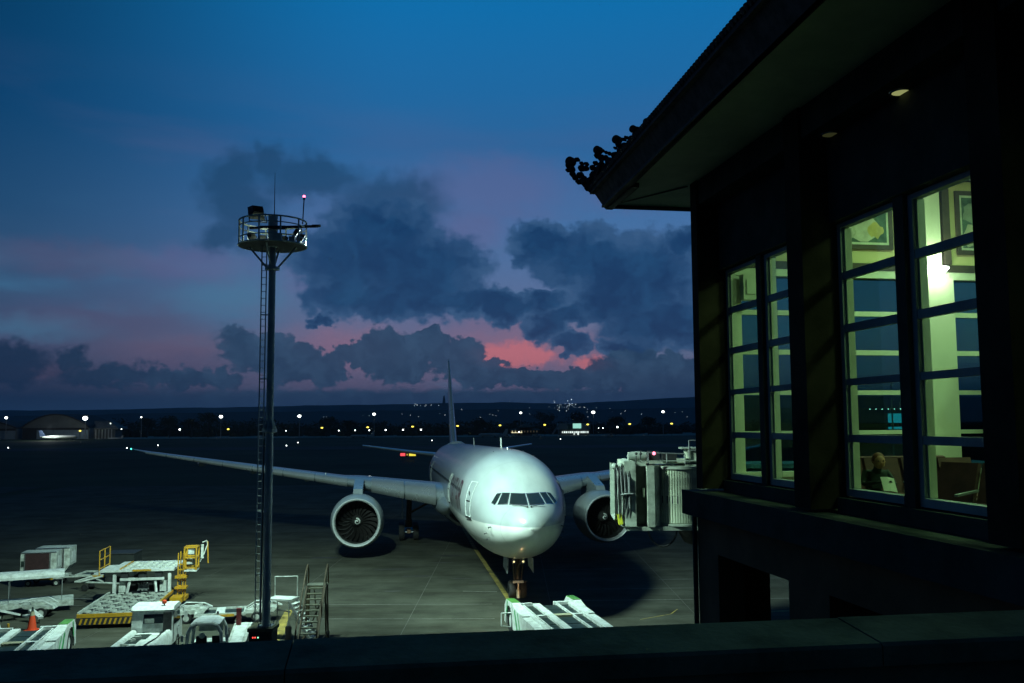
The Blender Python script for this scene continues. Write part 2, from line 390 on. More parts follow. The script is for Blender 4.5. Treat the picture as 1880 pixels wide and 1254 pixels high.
M['grass'] = ground_mat('dark_grass', (0.035, 0.05, 0.022), (0.018, 0.026, 0.012), 0.02)
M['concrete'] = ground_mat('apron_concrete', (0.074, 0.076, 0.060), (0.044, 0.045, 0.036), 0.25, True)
M['lit_far_concrete'] = ground_mat('lamplit_far_concrete', (0.34, 0.33, 0.27), (0.22, 0.21, 0.18), 0.01)  # paled in the colour itself to give the lamp-lit strip
M['joint'] = mat('pale_joint_sealant', (0.115, 0.11, 0.095), 0.9)
M['asphalt'] = ground_mat('asphalt', (0.055, 0.055, 0.055), (0.035, 0.035, 0.035), 0.05)
def sheet(name, pts, z, m):
    o = MB().add([(x, y, z) for x, y in pts], [tuple(range(len(pts)))]).build(name, m); return structure(o)
sheet('ground', [(-9000, -300), (9000, -300), (9000, 14000), (-9000, 14000)], -0.03, M['grass'])
apron = sheet('apron', [(-220, -60), (260, -60), (330, 175), (-200, 120)], -0.012, M['joint'])
sheet('runway', [(-1500, 330), (1500, 420), (1500, 470), (-1500, 380)], -0.022, M['asphalt'])
sheet('far_apron', [(-900, 655), (700, 735), (900, 1000), (-900, 900)], -0.02, M['lit_far_concrete'])
# concrete slabs of the stand, each its own piece over the pale joints
SL = 7.6; g_ = 0.045
smesh = MB().box((0, 0, -0.006), (SL-g_, SL-g_, 0.012)).mesh('slab', M['concrete'])
kx = 0
for iy in range(0, 17):
    for ix in range(-9, 8):
        y0 = 30.6+iy*SL; x0 = -5.5+SL/2+ix*SL
        if abs(x0 + 1) < 0.60*y0+6 and kx < 290:
            o = link('slab', smesh, apron, (x0, y0, 0)); kx += 1
def far_patch():
    b = MB()
    b.bm((-200, 160.2-3.8, -0.012), (240, 170, 0)); return b
mb = MB()
for (xa, xb, ya, yb) in ((-200, -77.7, -40, 156), (59.2, 240, -40, 156), (-77.7, 59.2, -40, 26.78)):
    mb.bm((xa, ya, -0.008), (xb, yb, -0.001))
o = mb.build('slab_field', M['concrete'], apron); o['kind'] = 'stuff'
def line(pts, w, m, z=0.004, name='painted_line'):
    b = MB(); vs = []
    for i, p in enumerate(pts):
        a = Vector(pts[max(0, i-1)]); c = Vector(pts[min(len(pts)-1, i+1)]); d = (c-a).normalized(); n = Vector((-d.y, d.x))*w/2
        vs += [(p[0]+n.x, p[1]+n.y, z), (p[0]-n.x, p[1]-n.y, z)]
    b.add(vs, [(2*i, 2*i+1, 2*i+3, 2*i+2) for i in range(len(pts)-1)]); return b.build(name, m, apron)
line([(-6.2, 103), (-3.3, 78), (-1.75, 66), (-0.75, 58.4), (0.35, 50), (1.6, 40)], 0.30, M['mark_yellow'])
line([(-12.4, 52.0), (-12.0, 49), (-11.45, 46.2), (-11.2, 43), (-11.2, 38)], 0.42, M['mark_yellow'])
line([(-3.1, 57.4), (-1.0, 57.1)], 0.09, M['mark_white']); line([(-30, 53.6), (-1.2, 53.3)], 0.06, M['mark_white'])
line([(9.5, 61.2), (30, 61.9)], 0.10, M['mark_white']); line([(2.2, 65.4), (6.8, 65.7)], 0.09, M['mark_white'])
line([(3.4, 54.2), (30, 54.9)], 0.10, M['mark_white']); line([(4, 57.8), (16, 58.2)], 0.08, M['mark_white'])
line([(6.6, 49.0), (8.4, 50.3), (9.0, 51.6)], 0.07, M['mark_yellow']); line([(-11, 49.6), (-1, 49.4)], 0.07, M['mark_white'])
line([(12.5, 50.5), (17, 51.5)], 0.3, M['mark_yellow'])
for xx in range(-3, 6): line([(xx*38-12, 128), (xx*38+4, 130)], 0.14, M['mark_white'])
# rubber and fuel stains
M['stain'] = mat('rubber_stain', (0.04, 0.038, 0.035), 0.7, 0, 0.2, 1.0)
for (sx, sy, sw, sh) in ((-6.5, 63, 1.3, .35), (-3.4, 62, .9, .2), (-1.2, 64.5, 1.5, .2), (-5.2, 69, 1.1, .3), (-7.5, 57.5, .8, .2), (-2.2, 60.2, .9, .14), (-8.4, 66, 1.6, .3), (-5, 72.5, 1.2, .5), (-14.5, 71.8, 1.6, .35)):
    b = MB(); n = 14; b.add([(sx+sw*math.cos(2*PI*i/n)*random.uniform(.6, 1.1), sy+sh*math.sin(2*PI*i/n)*random.uniform(.5, 1.2), 0.006) for i in range(n)], [tuple(range(n))]); b.build('stain', M['stain'], apron)

# ------------------------------------------------------------------ hills
M['hill'] = mat('wooded_hill', (0.03, 0.045, 0.04), 1.0, 0, 0.3, 0.004)
def hill(name, Y, prof, depth):
    vs = []; fs = []
    xs = [p[0] for p in prof]; n = 160
    def top(px):
        for (a, ya), (b_, yb) in zip(prof, prof[1:]):
            if a <= px <= b_: return ya+(yb-ya)*(px-a)/(b_-a)
    rr = random.Random(3+int(Y)); amp = 0
    for i in range(n+1):
        px = xs[0]+(xs[-1]-xs[0])*i/n; amp = amp*0.7+rr.uniform(-1, 1)*0.6
        p = hz(px, top(px)+amp, Y)
        vs += [(p.x*0.96, Y*0.955, -2), (p.x, Y, p.z), (p.x*1.06, Y+depth, -2)]
    for i in range(n):
        a = i*3; fs += [(a, a+3, a+4, a+1), (a+1, a+4, a+5, a+2)]
    return structure(MB().add(vs, fs).build(name, M['hill']))
hill('hills', 7500, [(-700, 750), (-100, 755), (200, 752), (420, 748), (560, 744), (800, 741), (930, 738), (1040, 741), (1160, 735), (1280, 729), (1500, 726), (2500, 735)], 1500)
hill('hills', 4200, [(-700, 766), (0, 764), (300, 758), (600, 755), (900, 751), (1100, 752), (1280, 748), (1600, 750), (2500, 756)], 900)
# lights of the town scattered on the hills: too many and too small to count
M['town'] = emat('town_light', (0.7, 0.9, 1.0), 2.2); M['town_warm'] = emat('town_light_warm', (1, 0.75, 0.4), 1.4)
rr = random.Random(5)
b = MB()
def tl(px, py, r):
    Y = 3900 if py > 752 else 6900
    p = hz(px, py, Y); b.ball((p.x, p.y, p.z), r*Y/1689, 5)
for i in range(20): tl(1010+rr.gauss(22, 12), 744+rr.gauss(0, 4.5), rr.uniform(.35, .7))
for i in range(10): tl(760+rr.uniform(0, 60), 744+rr.gauss(0, 1.2), rr.uniform(.3, .5))
tl(1049, 733.5, 0.9); tl(1042, 736, .7); tl(1045, 741, .7)
for i in range(34): tl(rr.uniform(560, 1270), rr.uniform(748, 766), rr.uniform(.22, .42))
for i in range(14): tl(rr.uniform(1005, 1115), 748+rr.gauss(0, .8), rr.uniform(.3, .4))
o = b.build('town_lights', M['town']); tag(o, 'scattered tiny white lights of a town spread over the dark hills', 'town lights'); o['kind'] = 'stuff'
# a tall dark monument rising behind the hills
p = hz(815, 741, 6900); k = 6900/1689
b = MB(); b.bm((p.x-4*k, p.y-10, p.z-10*k), (p.x+4*k, p.y+10, p.z+1*k)); b.prism([(p.x-2.6*k, p.z), (p.x+2.8*k, p.z), (p.x+2.2*k, p.z+9*k), (p.x+.6*k, p.z+15.5*k), (p.x-1.2*k, p.z+13*k)], p.y-10, p.y+10, 'Y')
tag(b.build('monument', M['hill']), 'tall dark monument standing on the hill line behind the airliner fin', 'monument')

# ------------------------------------------------------------------ trees beyond the field
M['leaf'] = mat('tree_foliage', (0.035, 0.055, 0.028), 0.9, 0, 0.4, 0.3); M['bark'] = mat('bark', (0.05, 0.04, 0.03), 0.9)
def crown(b, c, rx, rz_, n, s, rnd):
    for i in range(n):
        while True:
            u, v, w = rnd.uniform(-1, 1), rnd.uniform(-1, 1), rnd.uniform(-1, 1)
            q = u*u+v*v+w*w
            if q < 1 and q > rnd.random()*0.6: break
        x, y, z = c[0]+u*rx, c[1]+v*rx, c[2]+w*rz_
        ps = [(x+rnd.uniform(-s, s), y+rnd.uniform(-s, s), z+rnd.uniform(-s, s)*.8) for _ in range(4)]
        b.add(ps, [(0, 1, 2), (0, 2, 3), (1, 2, 3)])
rr = random.Random(11)
b = MB()
for i in range(230):
    px = 205+i*(1560-205)/230+rr.uniform(-4, 4); Y = rr.uniform(770, 930)
    t = rr.uniform(772, 784) if 500 < px < 1280 else rr.uniform(768, 782)
    top = hz(px, t, Y).z; x = hz(px, 780, Y).x; top = max(5, top)
    crown(b, (x, Y, top*0.5), rr.uniform(6, 12), top*0.55, 95, 1.3, rr)
    b.bm((x-6, Y-1, -0.1), (x+6, Y+1, top*0.35))
o = b.build('treeline', M['leaf']); tag(o, 'dark band of dense trees along the far side of the airfield', 'trees'); o['kind'] = 'stuff'
def far_tree(px, top_y, Y, rx, label, palm=False):
    p = hz(px, top_y, Y); x, h = p.x, max(6, p.z)
    t = thing('palm_tree' if palm else 'tree', label, 'tree', (x, Y, 0), 0, 'trees standing above the far tree band')
    tb = MB().tube((0, 0, 0), (0.4, 0, h*.7), h*.03, 7, h*.015)
    for a in range(4): tb.tube((0.3, 0, h*.5), (math.cos(a*1.7)*rx*.5, math.sin(a*1.7)*rx*.5, h*.75), .2, 5, .08)
    tb.build('trunk', M['bark'], t)
    cb = MB(); r2 = random.Random(int(px))
    for j in range(9):
        a = j*2.4; crown(cb, (math.cos(a)*rx*.55*r2.random(), math.sin(a)*rx*.55, h*(.62+.25*r2.random())), rx*.5, h*.17, 60, .9, r2)
    cb.build('crown', M['leaf'], t)
for px, ty, Y, rx, lb in ((383, 757, 740, 11, 'wide rounded dark tree left of the lit pole beside the mast'), (312, 764, 745, 9, 'low dark tree between the hangar annexe and the tall pole'), (270, 766, 750, 7, 'small dark tree just right of the thin lit pole'),
        (352, 768, 742, 8, 'bushy dark tree at the left foot of the wide rounded tree'), (600, 766, 745, 9, 'dark tree right of the pole that stands beside the mast'), (638, 770, 742, 7, 'small dark tree left of the bright pole near the left stabiliser'),
        (880, 768, 745, 9, 'dark tree right of the airliner fin'), (1000, 756, 800, 12, 'tall spreading tree behind the tiered roof hall'), (1060, 757, 800, 13, 'tall spreading tree behind the white terminal box'),
        (1130, 765, 745, 9, 'dark tree right of the bright lamp beside the white terminal box'), (1190, 763, 745, 9, 'dark tree left of the last pole before the roofed terminal')):
    far_tree(px, ty, Y, rx, lb)

# ------------------------------------------------------------------ far lamps
M['lamp_w'] = emat('white_lamp', (0.92, 1.0, 0.95), 7.0); M['lamp_y'] = emat('sodium_lamp', (1.0, 0.85, 0.12), 2.2); M['lamp_r'] = emat('red_lamp', (1.0, 0.08, 0.18), 3.0)
M['lamp_g'] = emat('green_lamp', (0.1, 1.0, 0.7), 2.5)
def flood_pole(px, py, Y, r, label):
    p = hz(px, py, Y); t = thing('floodlight_pole', label, 'light pole', (p.x, Y, 0), 0, 'floodlight poles along the far apron')
    MB().tube((0, 0, 0), (0, 0, p.z), .34, 8, .2).build('pole', M['steel'], t)
    hb = MB(); hb.box((0, 0, p.z+r*.9), (r*2.6, .5, .4)); hb.build('lamp_bracket', M['dark'], t)
    l = MB().ball((0, -.5, p.z), r*.8, 10, (1.15, .6, .85)).build('lamp', M['lamp_w'], t, True); return t
for a in ((12, 767, 690, 1.25, 'floodlight pole at the far left edge beside the small arched roof'), (157, 768, 680, 2.1, 'brightest floodlight pole, at the right end of the arched hangar'), (260, 766, 700, .65, 'dim floodlight pole between hangar annexe and trees'),
        (406, 765, 700, 1.5, 'bright floodlight pole left of the tall mast'), (550, 764, 700, 1.35, 'floodlight pole just right of the tall mast'), (687, 760.5, 710, 1.25, 'floodlight pole left of the airliner fin'),
        (956, 758, 730, 1.05, 'floodlight pole in front of the tiered roof hall'), (1089, 757, 740, 1.5, 'bright floodlight pole at the right end of the white terminal box'), (1217, 756, 750, 1.2, 'floodlight pole nearest the roofed terminal building')):
    flood_pole(*a)
def yellow_lamp(px, py, Y, where):
    p = hz(px, py, Y); t = thing('road_lamp', 'low yellow road lamp '+where, 'road lamp', (p.x, Y, 0), 0, 'yellow lamps along the airfield road')
    MB().tube((0, 0, 0), (0, 0, p.z), .12, 6).build('pole', M['dark'], t)
    MB().ball((0, 0, p.z), .72, 8, (1.25, .5, .7)).build('lamp', M['lamp_y'], t, True)
for px, py, wh in ((147, 791, 'in front of the arched hangar'), (419, 788, 'right of the bright pole left of the mast'), (591, 785.5, 'right of the mast below the dark tree'), (675, 784.5, 'left of the airliner fin'), (757.5, 783.3, 'midway to the fin, above the runway sign'),
        (840, 782, 'just right of the airliner fin'), (918, 781, 'left of the tiered roof hall'), (1000, 780, 'between the tiered roof hall and the white terminal box'), (1079, 779.3, 'at the corner of the white terminal box'), (1156, 778.5, 'right of the white terminal box'), (1233, 777.8, 'nearest the roofed terminal building')):
    yellow_lamp(px, py, 640, wh)
def low_lamp(px, py, Y, r, label, m='lamp_w', cat='ground light', name='apron_lamp', grp='small lamps at ground level across the field'):
    p = hz(px, py, Y); zz = max(.3, p.z); t = thing(name, label, cat, (p.x, Y, 0), 0, grp)
    MB().tube((0, 0, 0), (0, 0, zz), .06, 5).build('post', M['dark'], t); MB().ball((0, 0, zz), r*.72, 8, (1, .6, 1)).build('lamp', M[m], t, True)
for px, py, r, lb in ((330, 788.5, .85, 'white ground lamp left of the wide rounded tree'), (525, 791, .45, 'white ground lamp just right of the mast'), (622, 790.5, .6, 'white ground lamp second right of the mast'), (652, 790, .55, 'white ground lamp below the small dark tree'), (678, 790, .6, 'white ground lamp under the yellow lamp left of the fin'),
        (708, 789.5, .7, 'white ground lamp fourth left of the fin'), (740, 789.2, .7, 'white ground lamp third left of the fin'), (773, 789, .7, 'white ground lamp nearest the fin on its left'), (836, 788, .5, 'white ground lamp right of the fin'),
        (953, 793, .6, 'white ground lamp in front of the tiered roof hall'), (1133.5, 784, .8, 'white ground lamp right of the white terminal box'), (1107, 786, .45, 'faint ground lamp beside the bright pole'), (1099, 786, .35, 'faintest ground lamp beside the bright pole'), (203, 777.5, .4, 'tiny lamp on the trees edge right of the hangar annexe'), (223, 788, .5, 'tiny lamp beside the parked small plane')):
    low_lamp(px, py, 668, r, lb)
for px, py, Y, lb in ((15, 822, 400, 'taxiway edge light near the left edge of the field'), (233, 822.5, 395, 'taxiway edge light above the left wing tip'), (290, 817.5, 430, 'taxiway edge light right of the wing tip, further out'), (526, 818, 400, 'taxiway edge light right of the mast'), (547, 812.5, 470, 'far taxiway edge light right of the mast'), (793, 808.6, 480, 'taxiway edge light left of the fuselage crown'), (1029, 806, 500, 'taxiway edge light right of the fuselage crown')):
    low_lamp(px, py, Y, .32, lb, 'lamp_w', 'edge light', 'taxiway_edge_light', 'edge lights on the dark field')
# red and yellow taxiway sign
Y = 262; p = hz(749, 834.5, Y); k = Y/1689
t = thing('taxiway_sign', 'lit red and yellow taxiway sign left of the fuselage on the dark field', 'sign', (p.x, Y, 0))
b = MB(); b.bm((-15*k, 0, p.z-4*k), (15*k, .3, p.z+4*k)); b.tube((-10*k, .1, 0), (-10*k, .1, p.z), .06); b.tube((10*k, .1, 0), (10*k, .1, p.z), .06); b.build('housing', M['dark'], t)
MB().bm((-14*k, -.05, p.z-2.6*k), (-5*k, -.01, p.z+2.6*k)).build('red_panel', emat('red_sign', (1, .1, .12), 1.1), t)
MB().bm((2*k, -.05, p.z-2.6*k), (14.2*k, -.01, p.z+2.6*k)).build('yellow_panel', emat('yellow_sign', (1, .85, .08), 1.0), t)
MB().bm((-2.5*k, -.05, p.z-1.6*k), (-.5*k, -.01, p.z+1.2*k)).build('yellow_panel', emat('yellow_sign_small', (1, .7, .08), .6), t)

# ------------------------------------------------------------------ far buildings on the left
M['hangar'] = mat('hangar_cladding', (0.16, 0.18, 0.18), 0.8, 0, 0.15, 0.1); M['hangar_dark'] = mat('hangar_dark_and_shade', (0.03, 0.03, 0.035), 0.9); M['hdoor'] = mat('hangar_door', (0.22, 0.3, 0.36), 0.7, 0, .1, .1)  # own dark colour of roofs and rails, also the shade in the bay
def arch_hangar(cx, Y, w, eave, rise, label):
    t = thing('hangar', label, 'hangar', (cx, Y, 0), 0, 'arched hangars')
    n = 18; pts = [(-w/2+w*i/n, eave+rise*math.sin(PI*i/n)**.85) for i in range(n+1)]
    MB().prism([(-w/2, 0)]+pts+[(w/2, 0)], 0, 45, 'Y').build('wall', M['hangar'], t)
    rb = MB()
    for a, c in zip(pts, pts[1:]): rb.add([(a[0], -1.2, a[1]), (c[0], -1.2, c[1]), (c[0], 46, c[1]), (a[0], 46, a[1]), (a[0], -1.2, a[1]+.9), (c[0], -1.2, c[1]+.9), (c[0], 46, c[1]+.9), (a[0], 46, a[1]+.9)], [(0, 1, 2, 3), (4, 5, 6, 7), (0, 1, 5, 4), (3, 2, 6, 7)])
    rb.build('roof', M['hangar_dark'], t)
    MB().bm((-w*.49, -.6, eave-1.6), (w*.49, -.05, eave)).build('door_rail', M['hangar_dark'], t)
    MB().bm((-w*.49, -.5, 0), (-w*.28, -.1, eave-1.6)).build('bay_shade_panel', M['hangar_dark'], t)  # solid panel, the open bay's shade is put into its dark colour
    for i in range(6): MB().bm((-w*.28+i*w*.77/6+.12, -.4-(i % 2)*.2, .1), (-w*.28+(i+1)*w*.77/6-.12, -.1, eave-1.6)).build('hangar_door', M['hdoor'], t)
    return t
pa = hz(40, 806, 690); pb = hz(163, 806, 690)
h = hz(100, 785.5, 690).z; arch_hangar((pa.x+pb.x)/2, 690, pb.x-pa.x, h, hz(100, 762, 690).z-h, 'wide arched hangar with pale sliding doors at far left')
arch_hangar(pa.x-30, 695, 46, h-.4, 5.2, 'second arched hangar cut by the left edge of the photo')
pa = hz(165, 803, 700); pb = hz(212, 803, 700)
t = thing('annexe', 'low hip roofed annexe with white columns right of the hangar', 'building', ((pa.x+pb.x)/2, 700, 0)); w = pb.x-pa.x
MB().bm((-w/2+1, 1.5, 0), (w/2-1, 14, 6.6)).build('wall', M['hangar'], t)
MB().add([(-w/2, -1, 8), (w/2+2, -1, 8), (w/2+2, 18, 8), (-w/2, 18, 8), (-w/2, 8, 13.6), (w*.1, 8, 13.6), (-w/2, -1, 7), (w/2+2, -1, 7), (w/2+2, 18, 7), (-w/2, 18, 7)], [(0, 1, 5, 4), (1, 2, 5), (2, 3, 4, 5), (0, 4, 3), (6, 7, 8, 9), (0, 1, 7, 6), (1, 2, 8, 7)]).build('roof', M['hangar'], t)
for i in range(7): MB().tube((-w/2+2+i*(w-5)/6, 0, 0), (-w/2+2+i*(w-5)/6, 0, 7), .42, 8).build('column', M['white'], t)
# parked small jets
def small_jet(loc, rz, L, m_tail, label):
    t = thing('parked_jet', label, 'airplane', loc, rz, 'small aircraft parked on the far side'); r = L*.052
    MB().lathe([(0.02, 0), (r*.55, L*.03), (r, L*.1), (r, L*.68), (r*.6, L*.86), (r*.12, L)], 'X', 14, (-L/2, 0, r*1.7)).build('fuselage', M['white'], t, True)
    MB().prism([(-.02*L, 0), (.1*L, 0), (.2*L, .46*L), (.16*L, .46*L)], r*1.2, r*1.2+.25, 'Z').add([], []).build('wing', M['white'], t)
    MB().prism([(-.02*L, 0), (.1*L, 0), (.2*L, -.46*L), (.16*L, -.46*L)], r*1.2, r*1.2+.25, 'Z').build('wing', M['white'], t)
    MB().prism([(L*.33, r*2.2), (L*.49, r*2.2), (L*.52, r*2.2+L*.17), (L*.44, r*2.2+L*.17)], -.2, .2, 'Y').build('fin', m_tail, t)
    MB().bm((L*.42, -L*.16, r*2), (L*.5, L*.16, r*2+.2)).build('stabiliser', M['white'], t)
    for x, y in ((-L*.36, 0), (.06*L, .1*L), (.06*L, -.1*L)): MB().tube((x, y, 0), (x, y, r*1.2), .15).tube((x, y-.2, .45), (x, y+.2, .45), .45, 10).build('landing_gear', M['dark'], t)
M['tail'] = mat('dark_blue_tail', (0.02, 0.04, 0.09), 0.5)
p = hz(108, 804, 640); small_jet((p.x, 640, 0), PI+.5, 24, M['tail'], 'small white jet with dark tail parked before the arched hangar')
point('apron_lamp_light', (p.x-3, 632, 9), 9000, (.9, 1, .95), .5)
p = hz(212, 803, 660); small_jet((p.x, 660, 0), .3, 10, M['white'], 'tiny white propeller plane parked right of the hangar annexe')
p = hz(905, 797, 660); small_jet((p.x, 660, 0), .1, 21, M['white'], 'white jet parked left of the tiered roof hall')
p = hz(665, 797, 660); small_jet((p.x, 660, 0), .25, 17, M['white'], 'small white jet parked left of the airliner fin in the dark')
# tiered roof hall
Y = 720; p = hz(965, 797, Y); t = thing('hall', 'pavilion hall with tiered brown roof and a lit front, left of the white box', 'building', (p.x, Y, 0))
k = Y/1689
M['roofred'] = mat('brown_tile_roof', (0.22, 0.10, 0.06), 0.8, 0, .2, .2); M['litwall'] = emat('lamp_lit_window', (1, .85, .5), .7)
MB().bm((-26*k, 0, 0), (28*k, 16, 13.5*k-5)).build('wall', M['hangar'], t)
MB().bm((-26*k, -.4, 5.6*k), (-6*k, -.1, 6.6*k)).build('light_strip', emat('warm_strip', (1, .9, .55), 1.1), t)
for i in range(9):
    MB().bm((-25*k+i*5.6*k, -.3, 6.6*k), (-23.4*k+i*5.6*k, -.05, 9.6*k)).build('window', M['litwall'] if i in (0, 1, 3) else emat('dim_window', (1, .85, .55), .06), t)
for z0, z1, w0, w1 in ((11*k, 15*k, 30, 12), (16*k, 22.5*k, 15, 2)):
    MB().add([(-w0*k, -3, z0), (w0*k, -3, z0), (w0*k, 19, z0), (-w0*k, 19, z0), (-w1*k, 6, z1), (w1*k, 6, z1), (w1*k, 10, z1), (-w1*k, 10, z1)], [(0, 1, 2, 3), (0, 1, 5, 4), (1, 2, 6, 5), (2, 3, 7, 6), (3, 0, 4, 7), (4, 5, 6, 7)]).build('roof', M['roofred'], t)
MB().bm((-13*k, 1, 14.6*k), (13*k, 15, 16.4*k)).build('upper_storey', M['hangar'], t)
# white terminal box with lit glazing
Y = 735; p = hz(1054, 796, Y); t = thing('small_terminal', 'white box terminal with a lit sign panel over a row of lit windows', 'building', (p.x, Y, 0)); k = Y/1689
MB().bm((-29*k, 0, 11*k), (30*k, 20, 22*k)).build('upper_wall', mat('white_cladding', (.42, .48, .46), .7), t)
MB().bm((-27*k, 1.5, 0), (28*k, 19, 11*k-.02)).build('wall', M['hangar'], t)
MB().bm((-2*k, -.3, 13*k), (13*k, -.05, 21.6*k)).build('sign_panel', emat('lit_sign_panel', (.45, 1, .85), .75), t)
MB().bm((-12*k, -.2, 11.4*k), (-2.6*k, -.04, 21*k)).build('side_panel', mat('green_panel', (.08, .2, .16), .6), t)
for i in range(14):
    x = -22*k+i*3.55*k
    MB().bm((x, 1.1, 4.4*k if i not in (6, 8) else 1.0*k), (x+2.3*k, 1.4, 7.4*k)).build('window', emat('bright_window', (.85, 1, .95), 1.3 if i % 3 else .8), t)
MB().bar((-40*k, -4, 2*k), (-28*k, -4, 20*k), 2, 1.2).build('stairway', M['steel'], t)
# service vans beside it
for px, py, L, lb in ((930, 796, 5, 'pale van parked in front of the tiered roof hall'), (985, 796, 6, 'white van parked right of the tiered roof hall'), (1120, 794, 5, 'van parked right of the white box terminal'), (945, 797, 4.5, 'small pale car parked beside the pale van')):
    p = hz(px, py, 655); t = thing('parked_van', lb, 'van', (p.x, 655, 0), rr.uniform(-.2, .2), 'service vehicles parked on the far side')
    MB().prism([(-L/2, .4), (L/2, .4), (L/2, 1.2), (L*.36, 1.3), (L*.25, 2.1), (-L/2, 2.1)], -.9, .9, 'Y').build('body', M['white'], t)
    MB().bm((L*.0, -.93, 1.3), (L*.24, -.9, 1.9)).build('window', M['glassdark'], t)
    for x in (-L*.3, L*.3): MB().tube((x, -.95, .38), (x, .95, .38), .38, 10).build('wheel', M['black'], t)

# ================================================================== AIRLINER
ZC = 5.2
TOP = [(0,-.8),(.12,-.42),(.4,-.12),(.9,.18),(1.6,.52),(2.3,.85),(2.9,1.2),(3.6,1.72),(4.3,2.12),(5.2,2.45),(6.5,2.76),(8.5,3.0),(11,3.1),(52,3.1),(60,3.02),(68,2.75),(72,2.5),(73.5,2.3)]
BOT = [(0,-.8),(.12,-1.2),(.4,-1.5),(.9,-1.8),(1.6,-2.12),(2.3,-2.36),(2.9,-2.52),(3.6,-2.68),(4.3,-2.8),(5.2,-2.91),(6.5,-3.02),(8.5,-3.09),(11,-3.1),(50,-3.1),(55,-2.7),(62,-1.1),(68,.6),(72,1.6),(73.5,1.9)]
WID = [(0,.02),(.12,.42),(.4,.78),(.9,1.17),(1.6,1.58),(2.3,1.88),(2.9,2.1),(3.6,2.31),(4.3,2.48),(5.2,2.66),(6.5,2.85),(8.5,3.02),(11,3.1),(52,3.1),(60,2.4),(68,1.25),(72,.5),(73.5,.2)]
def itp(T, s):
    # monotone-ish smooth interpolation (Catmull-Rom through the stations)
    if s <= T[0][0]: return T[0][1]
    if s >= T[-1][0]: return T[-1][1]
    for i in range(len(T)-1):
        if T[i][0] <= s <= T[i+1][0]:
            x0, y0 = T[i]; x1, y1 = T[i+1]; h = x1-x0; d = (y1-y0)/h
            def sl(a, b): return (T[b][1]-T[a][1])/(T[b][0]-T[a][0])
            dl = sl(i-1, i) if i > 0 else d; dr = sl(i+1, i+2) if i+2 < len(T) else d
            def hm(a, b): return 0 if a*b <= 0 else 2*a*b/(a+b)
            m0, m1 = hm(dl, d), hm(d, dr)
            if i == 0: m0 = d*1.2
            u = (s-x0)/h
            return y0*(2*u**3-3*u*u+1)+h*m0*(u**3-2*u*u+u)+y1*(-2*u**3+3*u*u)+h*m1*(u**3-u*u)
def sect(s, a, off=0.0):     # a: angle from the crown, positive to +x
    t, b_, w = itp(TOP, s), itp(BOT, s), itp(WID, s)
    return Vector(((w+off)*math.sin(a), s, ZC+(t+b_)/2+((t-b_)/2+off)*math.cos(a)))
def side_pt(s, z, sg, off=0.02):      # a point on the flank at station s and height z
    t, b_, w = itp(TOP, s), itp(BOT, s), itp(WID, s); hh = (t-b_)/2; c = max(-1, min(1, (z-ZC-(t+b_)/2)/hh)); a = math.acos(c)
    return sect(s, sg*a, off)
def nose_pt(x, z, off=0.02):          # where the line x, z meets the nose
    lo, hi = 0.05, 12
    for _ in range(40):
        s = (lo+hi)/2; t, b_, w = itp(TOP, s), itp(BOT, s), itp(WID, s); q = (x/w)**2+((z-ZC-(t+b_)/2)/((t-b_)/2))**2
        if q > 1: lo = s
        else: hi = s
    s = hi; e = 0.02
    def F(x, s, z):
        t, b_, w = itp(TOP, s), itp(BOT, s), itp(WID, s); return (x/w)**2+((z-ZC-(t+b_)/2)/((t-b_)/2))**2
    g = Vector((F(x+e, s, z)-F(x-e, s, z), F(x, s+e, z)-F(x, s-e, z), F(x, s, z+e)-F(x, s, z-e))).normalized()
    return Vector((x, s, z))+g*off
